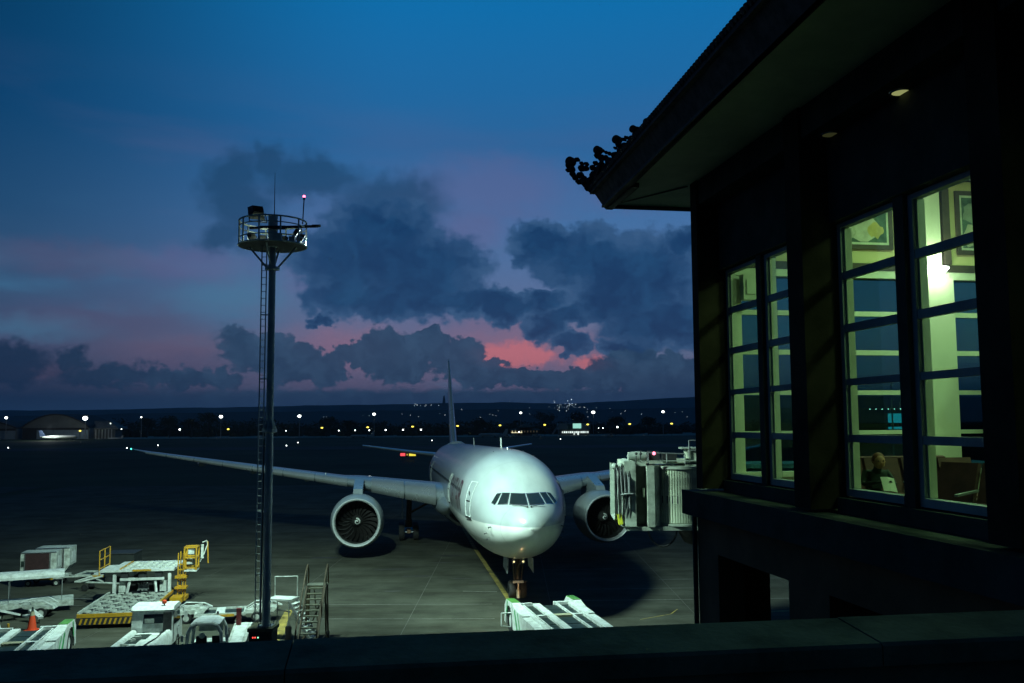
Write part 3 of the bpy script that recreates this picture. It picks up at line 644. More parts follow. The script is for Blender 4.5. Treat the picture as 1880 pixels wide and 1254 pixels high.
def fus_mat():
    m = bpy.data.materials.new('airliner_paint'); m.use_nodes = True; t = m.node_tree; b = t.nodes['Principled BSDF']
    b.inputs['Roughness'].default_value = 0.30; b.inputs['Coat Weight'].default_value = 0.5; b.inputs['Coat Roughness'].default_value = 0.10
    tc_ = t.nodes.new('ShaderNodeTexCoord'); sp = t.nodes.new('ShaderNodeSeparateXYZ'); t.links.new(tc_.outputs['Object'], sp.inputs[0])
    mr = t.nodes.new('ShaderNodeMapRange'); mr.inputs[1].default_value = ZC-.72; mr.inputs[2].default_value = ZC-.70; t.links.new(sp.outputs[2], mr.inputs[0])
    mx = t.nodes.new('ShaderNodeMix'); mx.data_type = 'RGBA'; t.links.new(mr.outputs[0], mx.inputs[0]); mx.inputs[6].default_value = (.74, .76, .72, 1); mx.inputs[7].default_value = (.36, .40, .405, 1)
    rs = t.nodes.new('ShaderNodeMath'); rs.operation = 'COMPARE'; t.links.new(sp.outputs[1], rs.inputs[0]); rs.inputs[1].default_value = 1.38; rs.inputs[2].default_value = .012
    # seams every frame and along the lap joints
    w1 = t.nodes.new('ShaderNodeMath'); w1.operation = 'PINGPONG'; t.links.new(sp.outputs[1], w1.inputs[0]); w1.inputs[1].default_value = 2.6
    w2 = t.nodes.new('ShaderNodeMath'); w2.operation = 'LESS_THAN'; t.links.new(w1.outputs[0], w2.inputs[0]); w2.inputs[1].default_value = 0.018
    w3_ = t.nodes.new('ShaderNodeMath'); w3_.operation = 'MAXIMUM'; t.links.new(w2.outputs[0], w3_.inputs[0]); t.links.new(rs.outputs[0], w3_.inputs[1]); w2 = w3_
    nz = t.nodes.new('ShaderNodeTexNoise'); nz.inputs['Scale'].default_value = .8; nz.inputs['Detail'].default_value = 6
    mp = t.nodes.new('ShaderNodeMapping'); mp.inputs['Scale'].default_value = (2, .5, 1.2); t.links.new(tc_.outputs['Object'], mp.inputs[0]); t.links.new(mp.outputs[0], nz.inputs[0])
    rp = t.nodes.new('ShaderNodeMapRange'); rp.inputs[1].default_value = .3; rp.inputs[2].default_value = .7; rp.inputs[3].default_value = .84; rp.inputs[4].default_value = 1.04; t.links.new(nz.outputs['Fac'], rp.inputs[0])
    ds = t.nodes.new('ShaderNodeMath'); ds.operation = 'MULTIPLY_ADD'; ds.inputs[1].default_value = -.22; t.links.new(w2.outputs[0], ds.inputs[0]); t.links.new(rp.outputs[0], ds.inputs[2])
    m3 = t.nodes.new('ShaderNodeVectorMath'); m3.operation = 'SCALE'; t.links.new(mx.outputs[2], m3.inputs[0]); t.links.new(ds.outputs[0], m3.inputs['Scale'])
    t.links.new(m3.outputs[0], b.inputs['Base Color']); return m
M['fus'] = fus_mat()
M['wing'] = mat('wing_paint', (.36, .42, .46), .28, .25, .08, .6, coat=.4); M['slat'] = mat('slat_metal', (.60, .64, .66), .28, .6, .06, .8)
M['nacelle'] = mat('nacelle_paint', (.36, .41, .42), .38, 0, .1, 1.0, coat=.3)
M['lip'] = mat('brushed_lip_metal', (.8, .84, .85), .38, .45, .05, 2)
M['fan'] = mat('fan_blade_metal', (.085, .08, .08), .42, .85, .2, 3)
plane = thing('airliner', 'large twin engine airliner parked nose on, grey with a paler belly', 'airplane', (.98, 46.8, .50)); plane.rotation_euler = (-.0133, 0, .130)
ss = [0, .03, .08, .15, .25, .4, .6, .8, 1, 1.25, 1.5, 1.8, 2.1, 2.4, 2.7, 3, 3.3, 3.6, 4, 4.4, 4.8, 5.3, 5.8, 6.4, 7, 7.8, 8.6, 9.5, 11]+[11+i*2.05 for i in range(1, 21)]+[53.5, 55, 57, 59, 61, 63, 65, 67, 69, 71, 72.5, 73.5]
NR = 72; vs = []; fs = []
for s in ss:
    for i in range(NR): vs.append(sect(s, 2*PI*i/NR))
for j in range(len(ss)-1):
    for i in range(NR): fs.append((j*NR+i, j*NR+(i+1) % NR, (j+1)*NR+(i+1) % NR, (j+1)*NR+i))
fs += [tuple(range(NR)), tuple((len(ss)-1)*NR+i for i in range(NR))]
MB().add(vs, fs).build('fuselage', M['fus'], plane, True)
# belly fairing
b = MB(); vs = []
for j in range(21):
    u = j/20; s = 24+22*u; k_ = math.sin(PI*u)**.6
    for i in range(25):
        a = PI*.5+PI*i/24; vs.append((math.sin(a)*(3.15+.45*k_), s, ZC-.9+math.cos(a)*(2.25+.65*k_)+ (-.0)))
b.add(vs, [(j*25+i, j*25+i+1, (j+1)*25+i+1, (j+1)*25+i) for j in range(20) for i in range(24)]); b.build('belly_fairing', M['wing'], plane, True)
# cockpit windows
def patch(quad, off, nx=5, nz_=4):
    vs = []; (a, b_, c, d) = [Vector((q[0], q[1])) for q in quad]
    for j in range(nz_+1):
        for i in range(nx+1):
            u, v = i/nx, j/nz_; p = (a*(1-u)+b_*u)*(1-v)+(d*(1-u)+c*u)*v; vs.append(nose_pt(p.x, p.y, off))
    return vs, [(j*(nx+1)+i, j*(nx+1)+i+1, (j+1)*(nx+1)+i+1, (j+1)*(nx+1)+i) for j in range(nz_) for i in range(nx)]
M['cockglass'] = mat('cockpit_glass', (.012, .018, .02), .05, 0, .1, 1, spec=.7)
WQ = [[(.05, 6.02), (.72, 6.04), (.92, 5.55), (.06, 5.53)], [(.82, 6.04), (1.14, 6.04), (1.47, 5.50), (1.04, 5.56)], [(1.23, 6.03), (1.46, 5.99), (1.74, 5.56), (1.58, 5.48)]]
for sg in (-1, 1):
    for q in WQ:
        quad = [(sg*x, z) for x, z in q]; v, f = patch(quad, .022); w = MB().add(v, f).build('cockpit_window', M['cockglass'], plane, True)
        cx = sum(p[0] for p in quad)/4; cz = sum(p[1] for p in quad)/4
        big = [(cx+(x-cx)*1.0+math.copysign(.035, x-cx), cz+(z-cz)+math.copysign(.035, z-cz)) for x, z in quad]
        v, f = patch(big, .010); MB().add(v, f).build('window_frame', M['alu'], w, True)
    wp = MB(); wp.path([nose_pt(sg*.10, 5.42, .05), nose_pt(sg*.5, 5.46, .07), nose_pt(sg*.80, 5.46, .07)], .018); wp.ball(nose_pt(sg*.10, 5.42, .04), .05, 6); wp.build('wiper', M['dark'], plane)
# crew silhouettes seen through the windscreen are not built; probes, lights and aerials
for sg in (-1, 1):
    for z in (4.35, 4.0, 3.7):
        p = side_pt(2.2 if z > 4 else 2.8, z, sg); MB().tube(p, p+Vector((sg*.16, 0, -.04)), .03, 6).tube(p+Vector((sg*.16, 0, -.04)), p+Vector((sg*.17, -.25, -.05)), .02, 6).build('pitot_probe', M['dark'], plane)
for s, h in ((13, .55), (33, .5)): MB().prism([(s, ZC+3.06), (s+.5, ZC+3.06), (s+.45, ZC+3.1+h*1.2), (s+.3, ZC+3.1+h*1.2)], -.03, .03, 'X').build('antenna', M['white'], plane)
MB().lathe([(0, .14), (.07, .12), (.11, 0)], 'Z', 10, (0, 9.8, ZC+3.05)).build('beacon', M['alu'], plane, True)
MB().lathe([(0, .4), (.5, .34), (.9, .1), (1.2, -.2)], 'Z', 16, (0, 55, ZC+2.95)).build('satcom_dome', M['white'], plane, True)
for a in (.05, -.3, .3, .55, .75): MB().ball(sect(9.2+abs(a), a, .01), .035, 6).build('roof_light', M['alu'], plane)
# doors with their reveals
def door(s0, s1, z0, z1, sg, nm='door'):
    g = .0; n = 8; b = MB(); vs = []
    for j in range(n+1):
        for i in range(4): vs.append(side_pt(s0+(s1-s0)*i/3, z0+(z1-z0)*j/n, sg, .014))
    b.add(vs, [(j*4+i, j*4+i+1, (j+1)*4+i+1, (j+1)*4+i) for j in range(n) for i in range(3)]); d = b.build(nm, M['fus'], plane, True)
    r = MB(); L_ = [side_pt(s0, z0+(z1-z0)*j/n, sg, .02) for j in range(n+1)]; R_ = [side_pt(s1, z0+(z1-z0)*j/n, sg, .02) for j in range(n+1)]
    r.path(L_, .014, 4).path(R_, .014, 4).tube(L_[0], R_[0], .018, 4).tube(L_[-1], R_[-1], .018, 4).build('door_frame', M['white'], d)
    c = side_pt((s0+s1)/2, z0+(z1-z0)*.66, sg, .03); MB().ball(c, .13, 8, (.2, 1, 1.2)).build('door_window', M['glassdark'], d)
    MB().bar(side_pt(s0+.15, z0+(z1-z0)*.45, sg, .03), side_pt(s1-.2, z0+(z1-z0)*.45, sg, .03), .05, .06).build('door_handle', M['dark'], d)
    MB().bar(side_pt(s0-.05, z0-.08, sg, .02), side_pt(s1+.05, z0-.08, sg, .02), .10, .07).build('door_sill', M['dark'], d)
for sg in (-1, 1):
    door(5.35, 6.45, 4.62, 6.50, sg); door(17.5, 18.6, 4.62, 6.50, sg); door(47, 48.1, 4.62, 6.5, sg)
    b = MB(); r_ = MB()
winm = MB().ball((0, 0, 0), .19, 8, (.12, .62, 1)).mesh('cabin_window', M['glassdark'])
for sg in (-1, 1):
    for i in range(58):
        s = 9.2+i*.72
        if 17 < s < 19.2 or 46.6 < s < 48.6: continue
        o = link('cabin_window', winm, plane, side_pt(s, 5.85, sg, .0))
# large dark red name along the flank
def flank_text(txt, s0, z0, size, sg, m):
    cu = bpy.data.curves.new('name', 'FONT'); cu.body = txt; cu.size = size; cu.extrude = 0; cu.resolution_u = 4
    o = bpy.data.objects.new('name_lettering', cu); COL.objects.link(o); bpy.context.view_layer.update()
    me = bpy.data.meshes.new_from_object(o.evaluated_get(bpy.context.evaluated_depsgraph_get())); bpy.data.objects.remove(o)
    bm_ = bmesh.new(); bm_.from_mesh(me); bmesh.ops.triangulate(bm_, faces=bm_.faces)
    for _ in range(3):
        es = [e for e in bm_.edges if e.calc_length() > .5]
        if es: bmesh.ops.subdivide_edges(bm_, edges=es, cuts=1); bmesh.ops.triangulate(bm_, faces=bm_.faces)
    wmax = max(v.co.x for v in bm_.verts)
    for v in bm_.verts:
        s = s0+(v.co.x if sg > 0 else wmax-v.co.x)*1.0; 
        p = side_pt(s, z0+v.co.y, sg, .03); v.co = p
    bm_.to_mesh(me); bm_.free(); me.materials.clear(); me.materials.append(m); return link('name_lettering', me, plane)
M['lettering'] = mat('dark_red_lettering', (.05, .014, .022), .4)
for sg in (-1, 1): flank_text('QATAR', 8.2, 4.75, 2.5, sg, M['lettering'])
# wings
def wing_le(x): return (24.3+(x-3.0)*.93 if x < 9.6 else 30.44+(x-9.6)*.62)
def wing_chord(x): return 14.0-(x-2)*.72 if x < 10.5 else 7.9-(x-10.5)*.305
def wing_z(x): return 4.30+.128*(x-3.1)+.0001*(x-3.1)**2
AF = [(0, 0), (.006, .012), (.02, .024), (.05, .036), (.10, .048), (.2, .06), (.35, .063), (.55, .05), (.75, .03), (1, .002), (.75, -.012), (.55, -.028), (.35, -.05), (.2, -.055), (.10, -.048), (.05, -.037), (.02, -.025), (.006, -.012)]
def wing_sec(x, lo=0, hi=1, k_=1.0, dy=0.0, dzz=0.0):
    c = wing_chord(x); th = 1.12 if x < 10 else .9; out_ = []
    for (u, v) in AF:
        if lo <= u <= hi: out_.append((wing_le(x)+u*c*1.0+dy, wing_z(x)+v*c*th*k_*(1.0)+(.06-u*.012)*c*.2+dzz))
    return out_
for sg in (-1, 1):
    xs = [1.5, 3, 5, 7, 9.6, 11, 14, 18, 22, 26, 29.5]; b = MB(); vs = []; n = len(AF)
    for x in xs:
        for (y, z) in wing_sec(x): vs.append((sg*x, y, z))
    x = 31.6; vs += [(sg*x, wing_le(29.5)+3.3+u*.5, wing_z(x)+v*.4+.03) for (u, v) in AF]; k_ = len(xs)+1
    b.add(vs, [(j*n+i, j*n+(i+1) % n, (j+1)*n+(i+1) % n, (j+1)*n+i) for j in range(k_-1) for i in range(n)]+[tuple((k_-1)*n+i for i in range(n))])
    wing = b.build('wing', M['wing'], plane, True)
    # leading-edge slats, one by one
    bounds = [3.6, 6.0, 8.7, None, 10.6, 13.4, 16.2, 19, 21.8, 24.6, 27.4, 29.6]
    for a, c in zip(bounds, bounds[1:]):
        if a is None or c is None: continue
        b = MB(); vs = []
        for x in (a+.05, (a+c)/2, c-.05):
            up = [(u, v) for (u, v) in AF if u <= .11]
            up = sorted([q for q in up if q[1] > 0], key=lambda q: -q[0])+[(0, 0)]+sorted([q for q in up if q[1] < 0 and q[0] <= .06], key=lambda q: q[0])
            ch = wing_chord(x); th = 1.12 if x < 10 else .9
            for (u, v) in up: vs.append((sg*x, wing_le(x)+u*ch*1.05-.15, wing_z(x)+v*ch*th*1.30+.012*ch-.03))
        m_ = len(up); b.add(vs, [(j*m_+i, j*m_+i+1, (j+1)*m_+i+1, (j+1)*m_+i) for j in range(2) for i in range(m_-1)]); sl_ = b.build('slat', M['slat'], wing, True)
    for x in (7.5, 14.5, 19.5, 24.5):
        y0 = wing_le(x)+wing_chord(x)*.55; z = wing_z(x)-.35
        MB().lathe([(.03, 0), (.3, .6), (.34, 2), (.22, 3.6), (.03, 4.6)], 'Y', 10, (sg*x, y0, z)).build('flap_track_fairing', M['wing'], wing, True)
    MB().ball((sg*31.7, wing_le(29.5)+3.2, wing_z(31.6)+.05), .08, 8).build('navigation_light', M['lamp_g'] if sg < 0 else M['lamp_r'], wing)
    for xx in (12.5, 5.0): MB().ball((sg*xx, wing_le(xx)+.5, wing_z(xx)+.52), .07, 6).build('wing_light', M['alu'], wing)
    # stabiliser
    b = MB(); vs = []
    for (x, y, c, z) in ((.6, 62.2, 6.6, 6.7), (5, 65.6, 4.4, 7.2), (10.6, 69.6, 2.2, 7.95)):
        for (u, v) in AF: vs.append((sg*x, y+u*c, z+v*c*.8))
    b.add(vs, [(j*n+i, j*n+(i+1) % n, (j+1)*n+(i+1) % n, (j+1)*n+i) for j in range(2) for i in range(n)]+[tuple(2*n+i for i in range(n))]); b.build('stabiliser', M['wing'], plane, True)
    # wing-root fairing
    MB().lathe([(.05, 0), (.7, 1.6), (1.0, 4), (1.1, 9), (.5, 14), (.05, 17)], 'Y', 16, (sg*2.75, 22.6, 3.9)).build('wing_root_fairing', M['wing'], plane, True)
    # engine
    ex, ey, ez = sg*9.61, 24.3, 2.67
    eng = MB(); eng.lathe([(1.80, .10), (1.90, .5), (2.0, 1.1), (2.05, 2.0), (2.02, 3.0), (1.9, 4.2), (1.72, 5.3), (1.62, 5.7), (1.5, 5.6)], 'Y', 64, (ex, ey, ez))
    nac = eng.build('engine_nacelle', M['nacelle'], plane, True)
    lp = [(1.58, .42), (1.60, .26), (1.64, .12), (1.69, .03), (1.735, 0), (1.77, .03), (1.80, .102)]
    MB().lathe(lp, 'Y', 64, (ex, ey, ez)).build('inlet_lip', M['lip'], nac, True)
    MB().lathe([(1.58, .42), (1.57, .8), (1.60, 1.5), (1.62, 2.1)], 'Y', 64, (ex, ey, ez)).build('inlet_duct', mat('inlet_lining', (.018, .02, .02), .6), nac, True)
    MB().disc((ex, ey+2.15, ez), 1.63, 'Y', 48).build('stator_backing', M['blackish'], nac)
    MB().lathe([(1.1, 5.0), (1.0, 6.4), (.62, 7.6), (.5, 7.8)], 'Y', 32, (ex, ey, ez)).lathe([(.45, 7.2), (.3, 8.1), (.03, 8.8)], 'Y', 24, (ex, ey, ez)).build('exhaust_cone', M['steel'], nac, True)
    spn = MB().lathe([(.0, 1.02), (.1, 1.05), (.22, 1.18), (.36, 1.42), (.46, 1.72)], 'Y', 28, (ex, ey, ez)).build('spinner', M['blackish'], nac, True)
    sp = MB(); q = []
    for i in range(30):
        a = 2.6*PI*i/29; r = .05+.19*(i/29); wd = .025+.03*(i/29)
        def sy(r):
            P_ = [(0, 1.02), (.1, 1.05), (.22, 1.18), (.36, 1.42), (.46, 1.72)]
            for (a0, b0), (a1, b1) in zip(P_, P_[1:]):
                if r <= a1: return b0+(b1-b0)*(r-a0)/(a1-a0)-.03
            return 1.7
        for rr_ in (r-wd, r+wd): q.append((ex+rr_*math.cos(a), ey+sy(rr_ if rr_ > 0 else 0), ez+rr_*math.sin(a)))
    sp.add(q, [(2*i, 2*i+1, 2*i+3, 2*i+2) for i in range(29)]); sp.build('spiral_mark', M['white'], nac)
    bl = MB(); R = 9; vs = []
    for j in range(R):
        u = j/(R-1); r = .34+1.24*u; tw = rad(24+30*u); ch = .20+.16*math.sin(PI*min(1, u*1.1)*.8); sw = .20*math.sin(u*2.6)-.10*u*u
        for e_ in (-.5, -.17, .17, .5):
            cx_ = e_*ch; vs.append((r, cx_*math.cos(tw)+.04*(1-4*e_*e_)*.4, cx_*math.sin(tw)+sw))
    # local: x radial, y axial, z tangential
    bl.add(vs, [(j*4+i, j*4+i+1, (j+1)*4+i+1, (j+1)*4+i) for j in range(R-1) for i in range(3)])
    bme = bl.mesh('fan_blade', M['fan'], True)
    for i in range(22):
        o = link('fan_blade', bme, nac, (ex, ey+1.62, ez)); o.rotation_euler = (0, 2*PI*i/22, 0)
    st_ = MB().prism([(ey+.9, ez+1.5), (ey+2.4, ez+1.5), (ey+2.3, ez+2.0), (ey+1.6, ez+2.0)], -.03, .03, 'X')
    so = st_.build('strake', M['nacelle'], nac); so.rotation_euler = (0, rad(-sg*46), 0); so.location = Matrix.Rotation(rad(-sg*46), 3, 'Y') @ Vector((0, 0, -ez)) + Vector((ex, 0, ez))
    MB().prism([(ey+1.9, ez+1.6), (ey+8.5, ez+1.2), (ey+8.5, ez+2.3), (ey+5.6, ez+3.0), (ey+2.6, ez+2.36)], ex-.36, ex+.36, 'X').build('pylon', M['wing'], plane)
    # main landing gear with its six-wheel bogie
    gx, gy = sg*5.49, 37.8
    g = MB().tube((gx, gy, 1.35), (gx*.98, gy-.2, 4.9), .24, 10).tube((gx, gy, 1.0), (gx, gy, 1.7), .32, 10).tube((gx, gy, 2.2), (sg*2.9, gy-.3, 3.6), .11, 8).tube((gx, gy, 2.6), (gx+sg*.1, gy-2.6, 4.4), .1, 8).bm((gx-.16, gy-1.7, .62), (gx+.16, gy+1.7, .92)).build('main_gear', mat('gear_brown', (.16, .09, .05), .5, .3), plane, True)
    MB().bm((gx+sg*.55, gy-1.1, 1.9), (gx+sg*.61, gy+1.1, 4.2)).build('gear_door', M['wing'], plane)
    wm = MB()
    wm.lathe([(.3, -.24), (.60, -.24), (.66, -.14), (.67, 0), (.66, .14), (.60, .24), (.3, .24)], 'X', 22); wmesh = wm.mesh('wheel', M['tyre'], True)
    hm_ = MB().lathe([(0, -.17), (.2, -.18), (.3, -.2), (.31, .2), (.2, .18), (0, .17)], 'X', 16).mesh('wheel_hub', M['alu'], True)
    for yy in (-1.45, 0, 1.45):
        MB().tube((gx-.7, gy+yy, .70), (gx+.7, gy+yy, .70), .08, 8).build('axle', M['alu'], plane)
        for xx in (-.62, .62):
            wo = link('wheel', wmesh, plane, (gx+xx, gy+yy, .68)); link('wheel_hub', hm_, wo)
# fin and dorsal
b = MB(); vs = []
for (z, y, c, w) in ((ZC+2.5, 57.0, 9.6, 1.0), (ZC+3.4, 58.6, 8.6, .9), (ZC+8, 63.0, 6.2, .62), (18.3, 68.0, 3.7, .36), (18.6, 68.4, 3.2, .12)):
    for (u, v) in AF: vs.append((v*w*10*1.0*(1 if True else 0)*.8, y+u*c, z))
n = len(AF); b.add(vs, [(j*n+i, j*n+(i+1) % n, (j+1)*n+(i+1) % n, (j+1)*n+i) for j in range(4) for i in range(n)]+[tuple(4*n+i for i in range(n))]); b.build('fin', M['wing'], plane, True)
# nose gear
M['gearwarm'] = mat('nose_gear_metal', (.55, .45, .32), .35, .5)
ng = MB().tube((0, 5.75, .95), (0, 5.55, 2.6), .15, 12).tube((0, 5.6, 1.7), (0, 3.9, 2.5), .06).tube((-.2, 5.6, 1.1), (-.3, 5.5, 2.4), .05).tube((.2, 5.6, 1.1), (.3, 5.5, 2.4), .05).tube((-.5, 5.6, 1.0), (-.3, 5.6, .85), .03).tube((.5, 5.6, 1.0), (.3, 5.6, .85), .03).build('nose_gear', mat('dull_gear_metal', (.07, .06, .05), .5, .4), plane, True)
MB().bm((-.30, 5.40, .93), (.30, 5.62, 1.06)).build('steering_collar', M['steel'], plane)
MB().tube((0, 5.42, .55), (0, 5.44, .92), .055, 12).tube((0, 5.40, .12), (0, 5.42, .56), .10, 12, .12).build('piston', M['gearwarm'], plane, True); MB().tube((-.45, 5.9, .52), (.45, 5.9, .52), .07).build('nose_axle', M['dark'], plane)
for sg in (-1, 1):
    wo = link('nose_wheel', wmesh, plane, (sg*.30, 5.9, .52)); wo.scale = (.75, .76, .76); link('wheel_hub', bpy.data.meshes['wheel_hub'], wo) if False else None
    MB().add([(sg*.66, 4.4, 2.4), (sg*.66, 6.4, 2.3), (sg*.70, 6.3, 1.75), (sg*.70, 4.5, 1.6), (sg*.70, 4.4, 2.4), (sg*.70, 6.4, 2.3), (sg*.74, 6.3, 1.75), (sg*.74, 4.5, 1.6)], [(0, 1, 2, 3), (4, 5, 6, 7), (0, 1, 5, 4), (1, 2, 6, 5), (2, 3, 7, 6), (3, 0, 4, 7)]).build('nose_gear_door', M['wing'], plane)
    lo = MB().lathe([(.02, .0), (.12, .02), (.13, .14), (.05, .22)], 'Y', 12, (sg*.26, 5.25, 2.12)).build('taxi_light', M['alu'], plane, True)
    MB().ball((sg*.26, 5.24, 2.12), .055, 6).build('lens', emat('taxi_lens', (1, .8, .35), 1.6), lo)

# ================================================================== FLOODLIGHT MAST
MX, MY = -10.52, 40.0
mast = thing('floodlight_mast', 'tall steel floodlight mast with round railed platform standing on a box plinth', 'mast', (MX, MY, 0))
b = MB(); b.bm((-.60, -.45, 0), (.36, .5, 1.55)); b.build('plinth', M['trim'], mast); MB().bm((-.66, -.5, 1.555), (.42, .55, 1.70)).build('plinth_cap', M['cap'], mast)
MB().lathe([(.175, 1.70), (.165, 10.0)], 'Z', 20).build('lower_pole', M['mast'], mast, True)
MB().lathe([(.158, 10.0), (.15, 18.0), (.21, 18.02), (.21, 19.4), (0.0, 19.42)], 'Z', 20).build('upper_pole', M['mast'], mast, True)
f = MB().lathe([(.17, 9.86), (.32, 9.9), (.32, 10.02), (.15, 10.03)], 'Z', 20).build('flange', M['mast'], mast, True)
for i in range(8):
    a = 2*PI*i/8; MB().prism([(.155, 10.03), (.31, 10.03), (.155, 10.42)], -.012, .012, 'Y').build('gusset', M['mast'], f, rz=a)
MB().bm((-.3, -.3, 1.705), (.3, .3, 1.74)).build('base_plate', M['steel'], mast)
for sx in (-1, 1):
    for sy in (-1, 1): MB().tube((sx*.25, sy*.25, 1.70), (sx*.25, sy*.25, 1.84), .02, 6).ball((sx*.25, sy*.25, 1.84), .035, 6).build('anchor_bolt', M['steel'], mast)
lad = MB()
for x in (-.45, -.24): lad.tube((x, -.12, 1.9), (x+.02, -.12, 18.1), .028, 6)
for i in range(52): lad.tube((-.45+.0004*i, -.12, 2.3+i*.305), (-.24+.0004*i, -.12, 2.3+i*.305), .014, 4)
for z in (3.9, 6.5, 9.3, 12.2, 15.0, 17.2): lad.tube((-.45, -.12, z), (-.12, -.05, z), .03, 5)
lad.build('ladder', M['mast'], mast)
MB().tube((-.20, -.12, 1.8), (-.19, -.12, 9.6), .022, 6).build('cable_conduit', M['dark'], mast)
# platform: decks, rings, braces
R_ = 1.44; zf = 18.05
MB().lathe([(.26, zf-.03), (R_, zf-.03), (R_, zf+.04), (.26, zf+.04), (.26, zf-.03)], 'Z', 40).build('platform_deck', M['dark'], mast)
for z, r in ((zf+.0, R_+.02), (zf+.30, R_+.0), (zf+.82, R_), (zf+1.08, R_)):
    c = [(r*math.cos(2*PI*i/36), r*math.sin(2*PI*i/36), z) for i in range(37)]
    MB().path(c, .038 if z > zf+1 or z < zf+.1 else .024, 6).build('guard_ring', M['mast'], mast)
for i in range(10):
    a = 2*PI*i/10+.16; MB().bar((R_*math.cos(a), R_*math.sin(a), zf), (R_*math.cos(a), R_*math.sin(a), zf+1.08), .06, .05).build('guard_post', M['mast'], mast)
for a in (0.06, PI-.06, PI/2, -PI/2): MB().tube((R_*.72*math.cos(a), R_*.72*math.sin(a), zf-.03), (.22*math.cos(a), .22*math.sin(a), zf-.98), .045, 6).build('brace', M['mast'], mast)
MB().lathe([(.2, 16.98), (.32, 17.0), (.32, 17.12), (.2, 17.14)], 'Z', 16).build('brace_collar', M['mast'], mast)
def floodlight(loc, rz, tilt, s=1.0):
    h_ = MB(); h_.add([(-.32*s, 0, -.28*s), (.32*s, 0, -.28*s), (.32*s, 0, .28*s), (-.32*s, 0, .28*s), (-.2*s, -.26*s, -.16*s), (.2*s, -.26*s, -.16*s), (.2*s, -.26*s, .2*s), (-.2*s, -.26*s, .2*s)], [(0, 1, 2, 3), (4, 5, 6, 7), (0, 1, 5, 4), (1, 2, 6, 5), (2, 3, 7, 6), (3, 0, 4, 7)])
    for k_ in range(5): h_.box((0, -.24*s, (-.12+.07*k_)*s), (.4*s, .10*s, .015))
    o = h_.build('floodlight', M['dark'], mast, loc=loc); o.rotation_euler = (tilt, 0, rz)
    MB().bm((-.28*s, .005, -.24*s), (.28*s, .02, .24*s)).build('lens', emat('flood_lens', (.8, 1, .95), 4), o)
    MB().path([(-.34*s, -.1, 0), (-.34*s, -.1, -.45*s), (.34*s, -.1, -.45*s), (.34*s, -.1, 0)], .022, 5).build('bracket', M['dark'], o); return o
floodlight((-1.0, .9, zf+1.66), .55, -.45, 1.15)
for (x, y, rz_) in ((1.05, .9, -.75), (1.15, -.25, -1.2), (-1.1, .5, .9), (.15, 1.3, -.1), (-.75, 1.1, .4)): floodlight((x, y, zf+.52), rz_, -.55, .62)
MB().tube((.05, 0, 19.4), (.05, 0, 21.35), .022, 6, .008).build('lightning_rod', M['dark'], mast)
MB().tube((1.28, .1, zf+1.0), (1.33, .1, zf+2.12), .026, 6).build('beacon_rod', M['dark'], mast)
bo = MB().tube((1.33, .1, zf+2.1), (1.33, .1, zf+2.2), .05, 8).build('beacon_base', M['dark'], mast); MB().ball((1.33, .1, zf+2.25), .062, 8).build('beacon_lamp', emat('beacon_red', (1, .12, .25), 7), mast)
MB().bar((-1.0, -.1, zf+.80), (2.0, -.1, zf+.86), .12, .10).tube((1.75, -.1, zf+.88), (2.12, -.1, zf+.88), .06).bm((-.55, -.3, zf+.74), (.6, -.02, zf+.86)).build('outrigger_arm', M['dark'], mast)
MB().bm((.2, -.75, zf+.04), (.55, -.5, zf+.44)).bm((.8, -.4, zf+.04), (1.05, -.15, zf+.36)).build('ballast_box', M['mast'], mast)
for x, c in ((-.42, 'r'), (-.32, 'r'), (-.20, 'g')): MB().ball((x, -.47, 1.33), .042, 6).build('indicator_lamp', emat('indicator_'+c, (1, .08, .06) if c == 'r' else (.25, 1, .5), 2.4), mast)
MB().bm((-.5, -.49, 1.24), (-.12, -.452, 1.42)).build('indicator_panel', M['dark'], mast)
point('mast_work_light', (MX-.55, MY+.6, zf+.5), 16, (.75, 1, .7), .1)

# ================================================================== BOARDING BRIDGE
br = thing('boarding_bridge', 'pale grey boarding bridge with folded canopy and ribbed rotating cab, right of the airliner', 'jet bridge', (.2, 0, 0))
bz0, bz1 = 5.22, 8.33
# telescopic tunnel running back behind the roofed terminal
b = MB(); b.bm((8.3, 45.6, 5.6), (24, 48.4, 7.95)); b.build('tunnel', M['bridge_rib'], br)
for i in range(16): MB().bm((8.6+i*.95, 45.48, 5.6), (8.75+i*.95, 45.58, 7.95)).build('tunnel_rib', M['bridge'], br)
MB().bm((8.2, 45.3, 7.96), (24, 48.7, 8.16)).build('tunnel_roof', M['bridge'], br)
# canopy bellows towards the aircraft
b = MB()
cp = []
for i in range(9):
    x = 4.72+.095*i; inset = .0 if i % 2 == 0 else .12; zt = 8.20-.02*i; zb = 5.55+.02*i
    ring = [(x, 45.0+inset, zb+.12), (x, 45.0+inset, zt-.18), (x+.03, 45.25+inset, zt-inset*.5), (x+.06, 47.6, zt-inset*.5), (x+.06, 47.6, zb), (x, 45.2+inset, zb-.05)]
    cp.append(ring)
for a, c in zip(cp, cp[1:]): b.add(a+c, [(i, (i+1) % 6, 6+(i+1) % 6, 6+i) for i in range(6)])
b.build('canopy_bellows', M['canopy'], br)
for i in range(5):
    x = 4.76+.17*i; MB().path([(x, 44.92, 5.62), (x+.05+.06*(i % 2), 44.86, 6.5), (x-.04, 44.84, 7.2), (x+.02, 44.95, 8.12)], .028, 5).build('canopy_strap', M['dark'], br)
for i in range(4):
    x = 4.85+.17*i; MB().path([(x, 44.93, 5.7), (x+.03, 44.83, 6.9), (x-.02, 44.93, 8.05)], .022, 5).build('canopy_hoop', M['steel'], br)
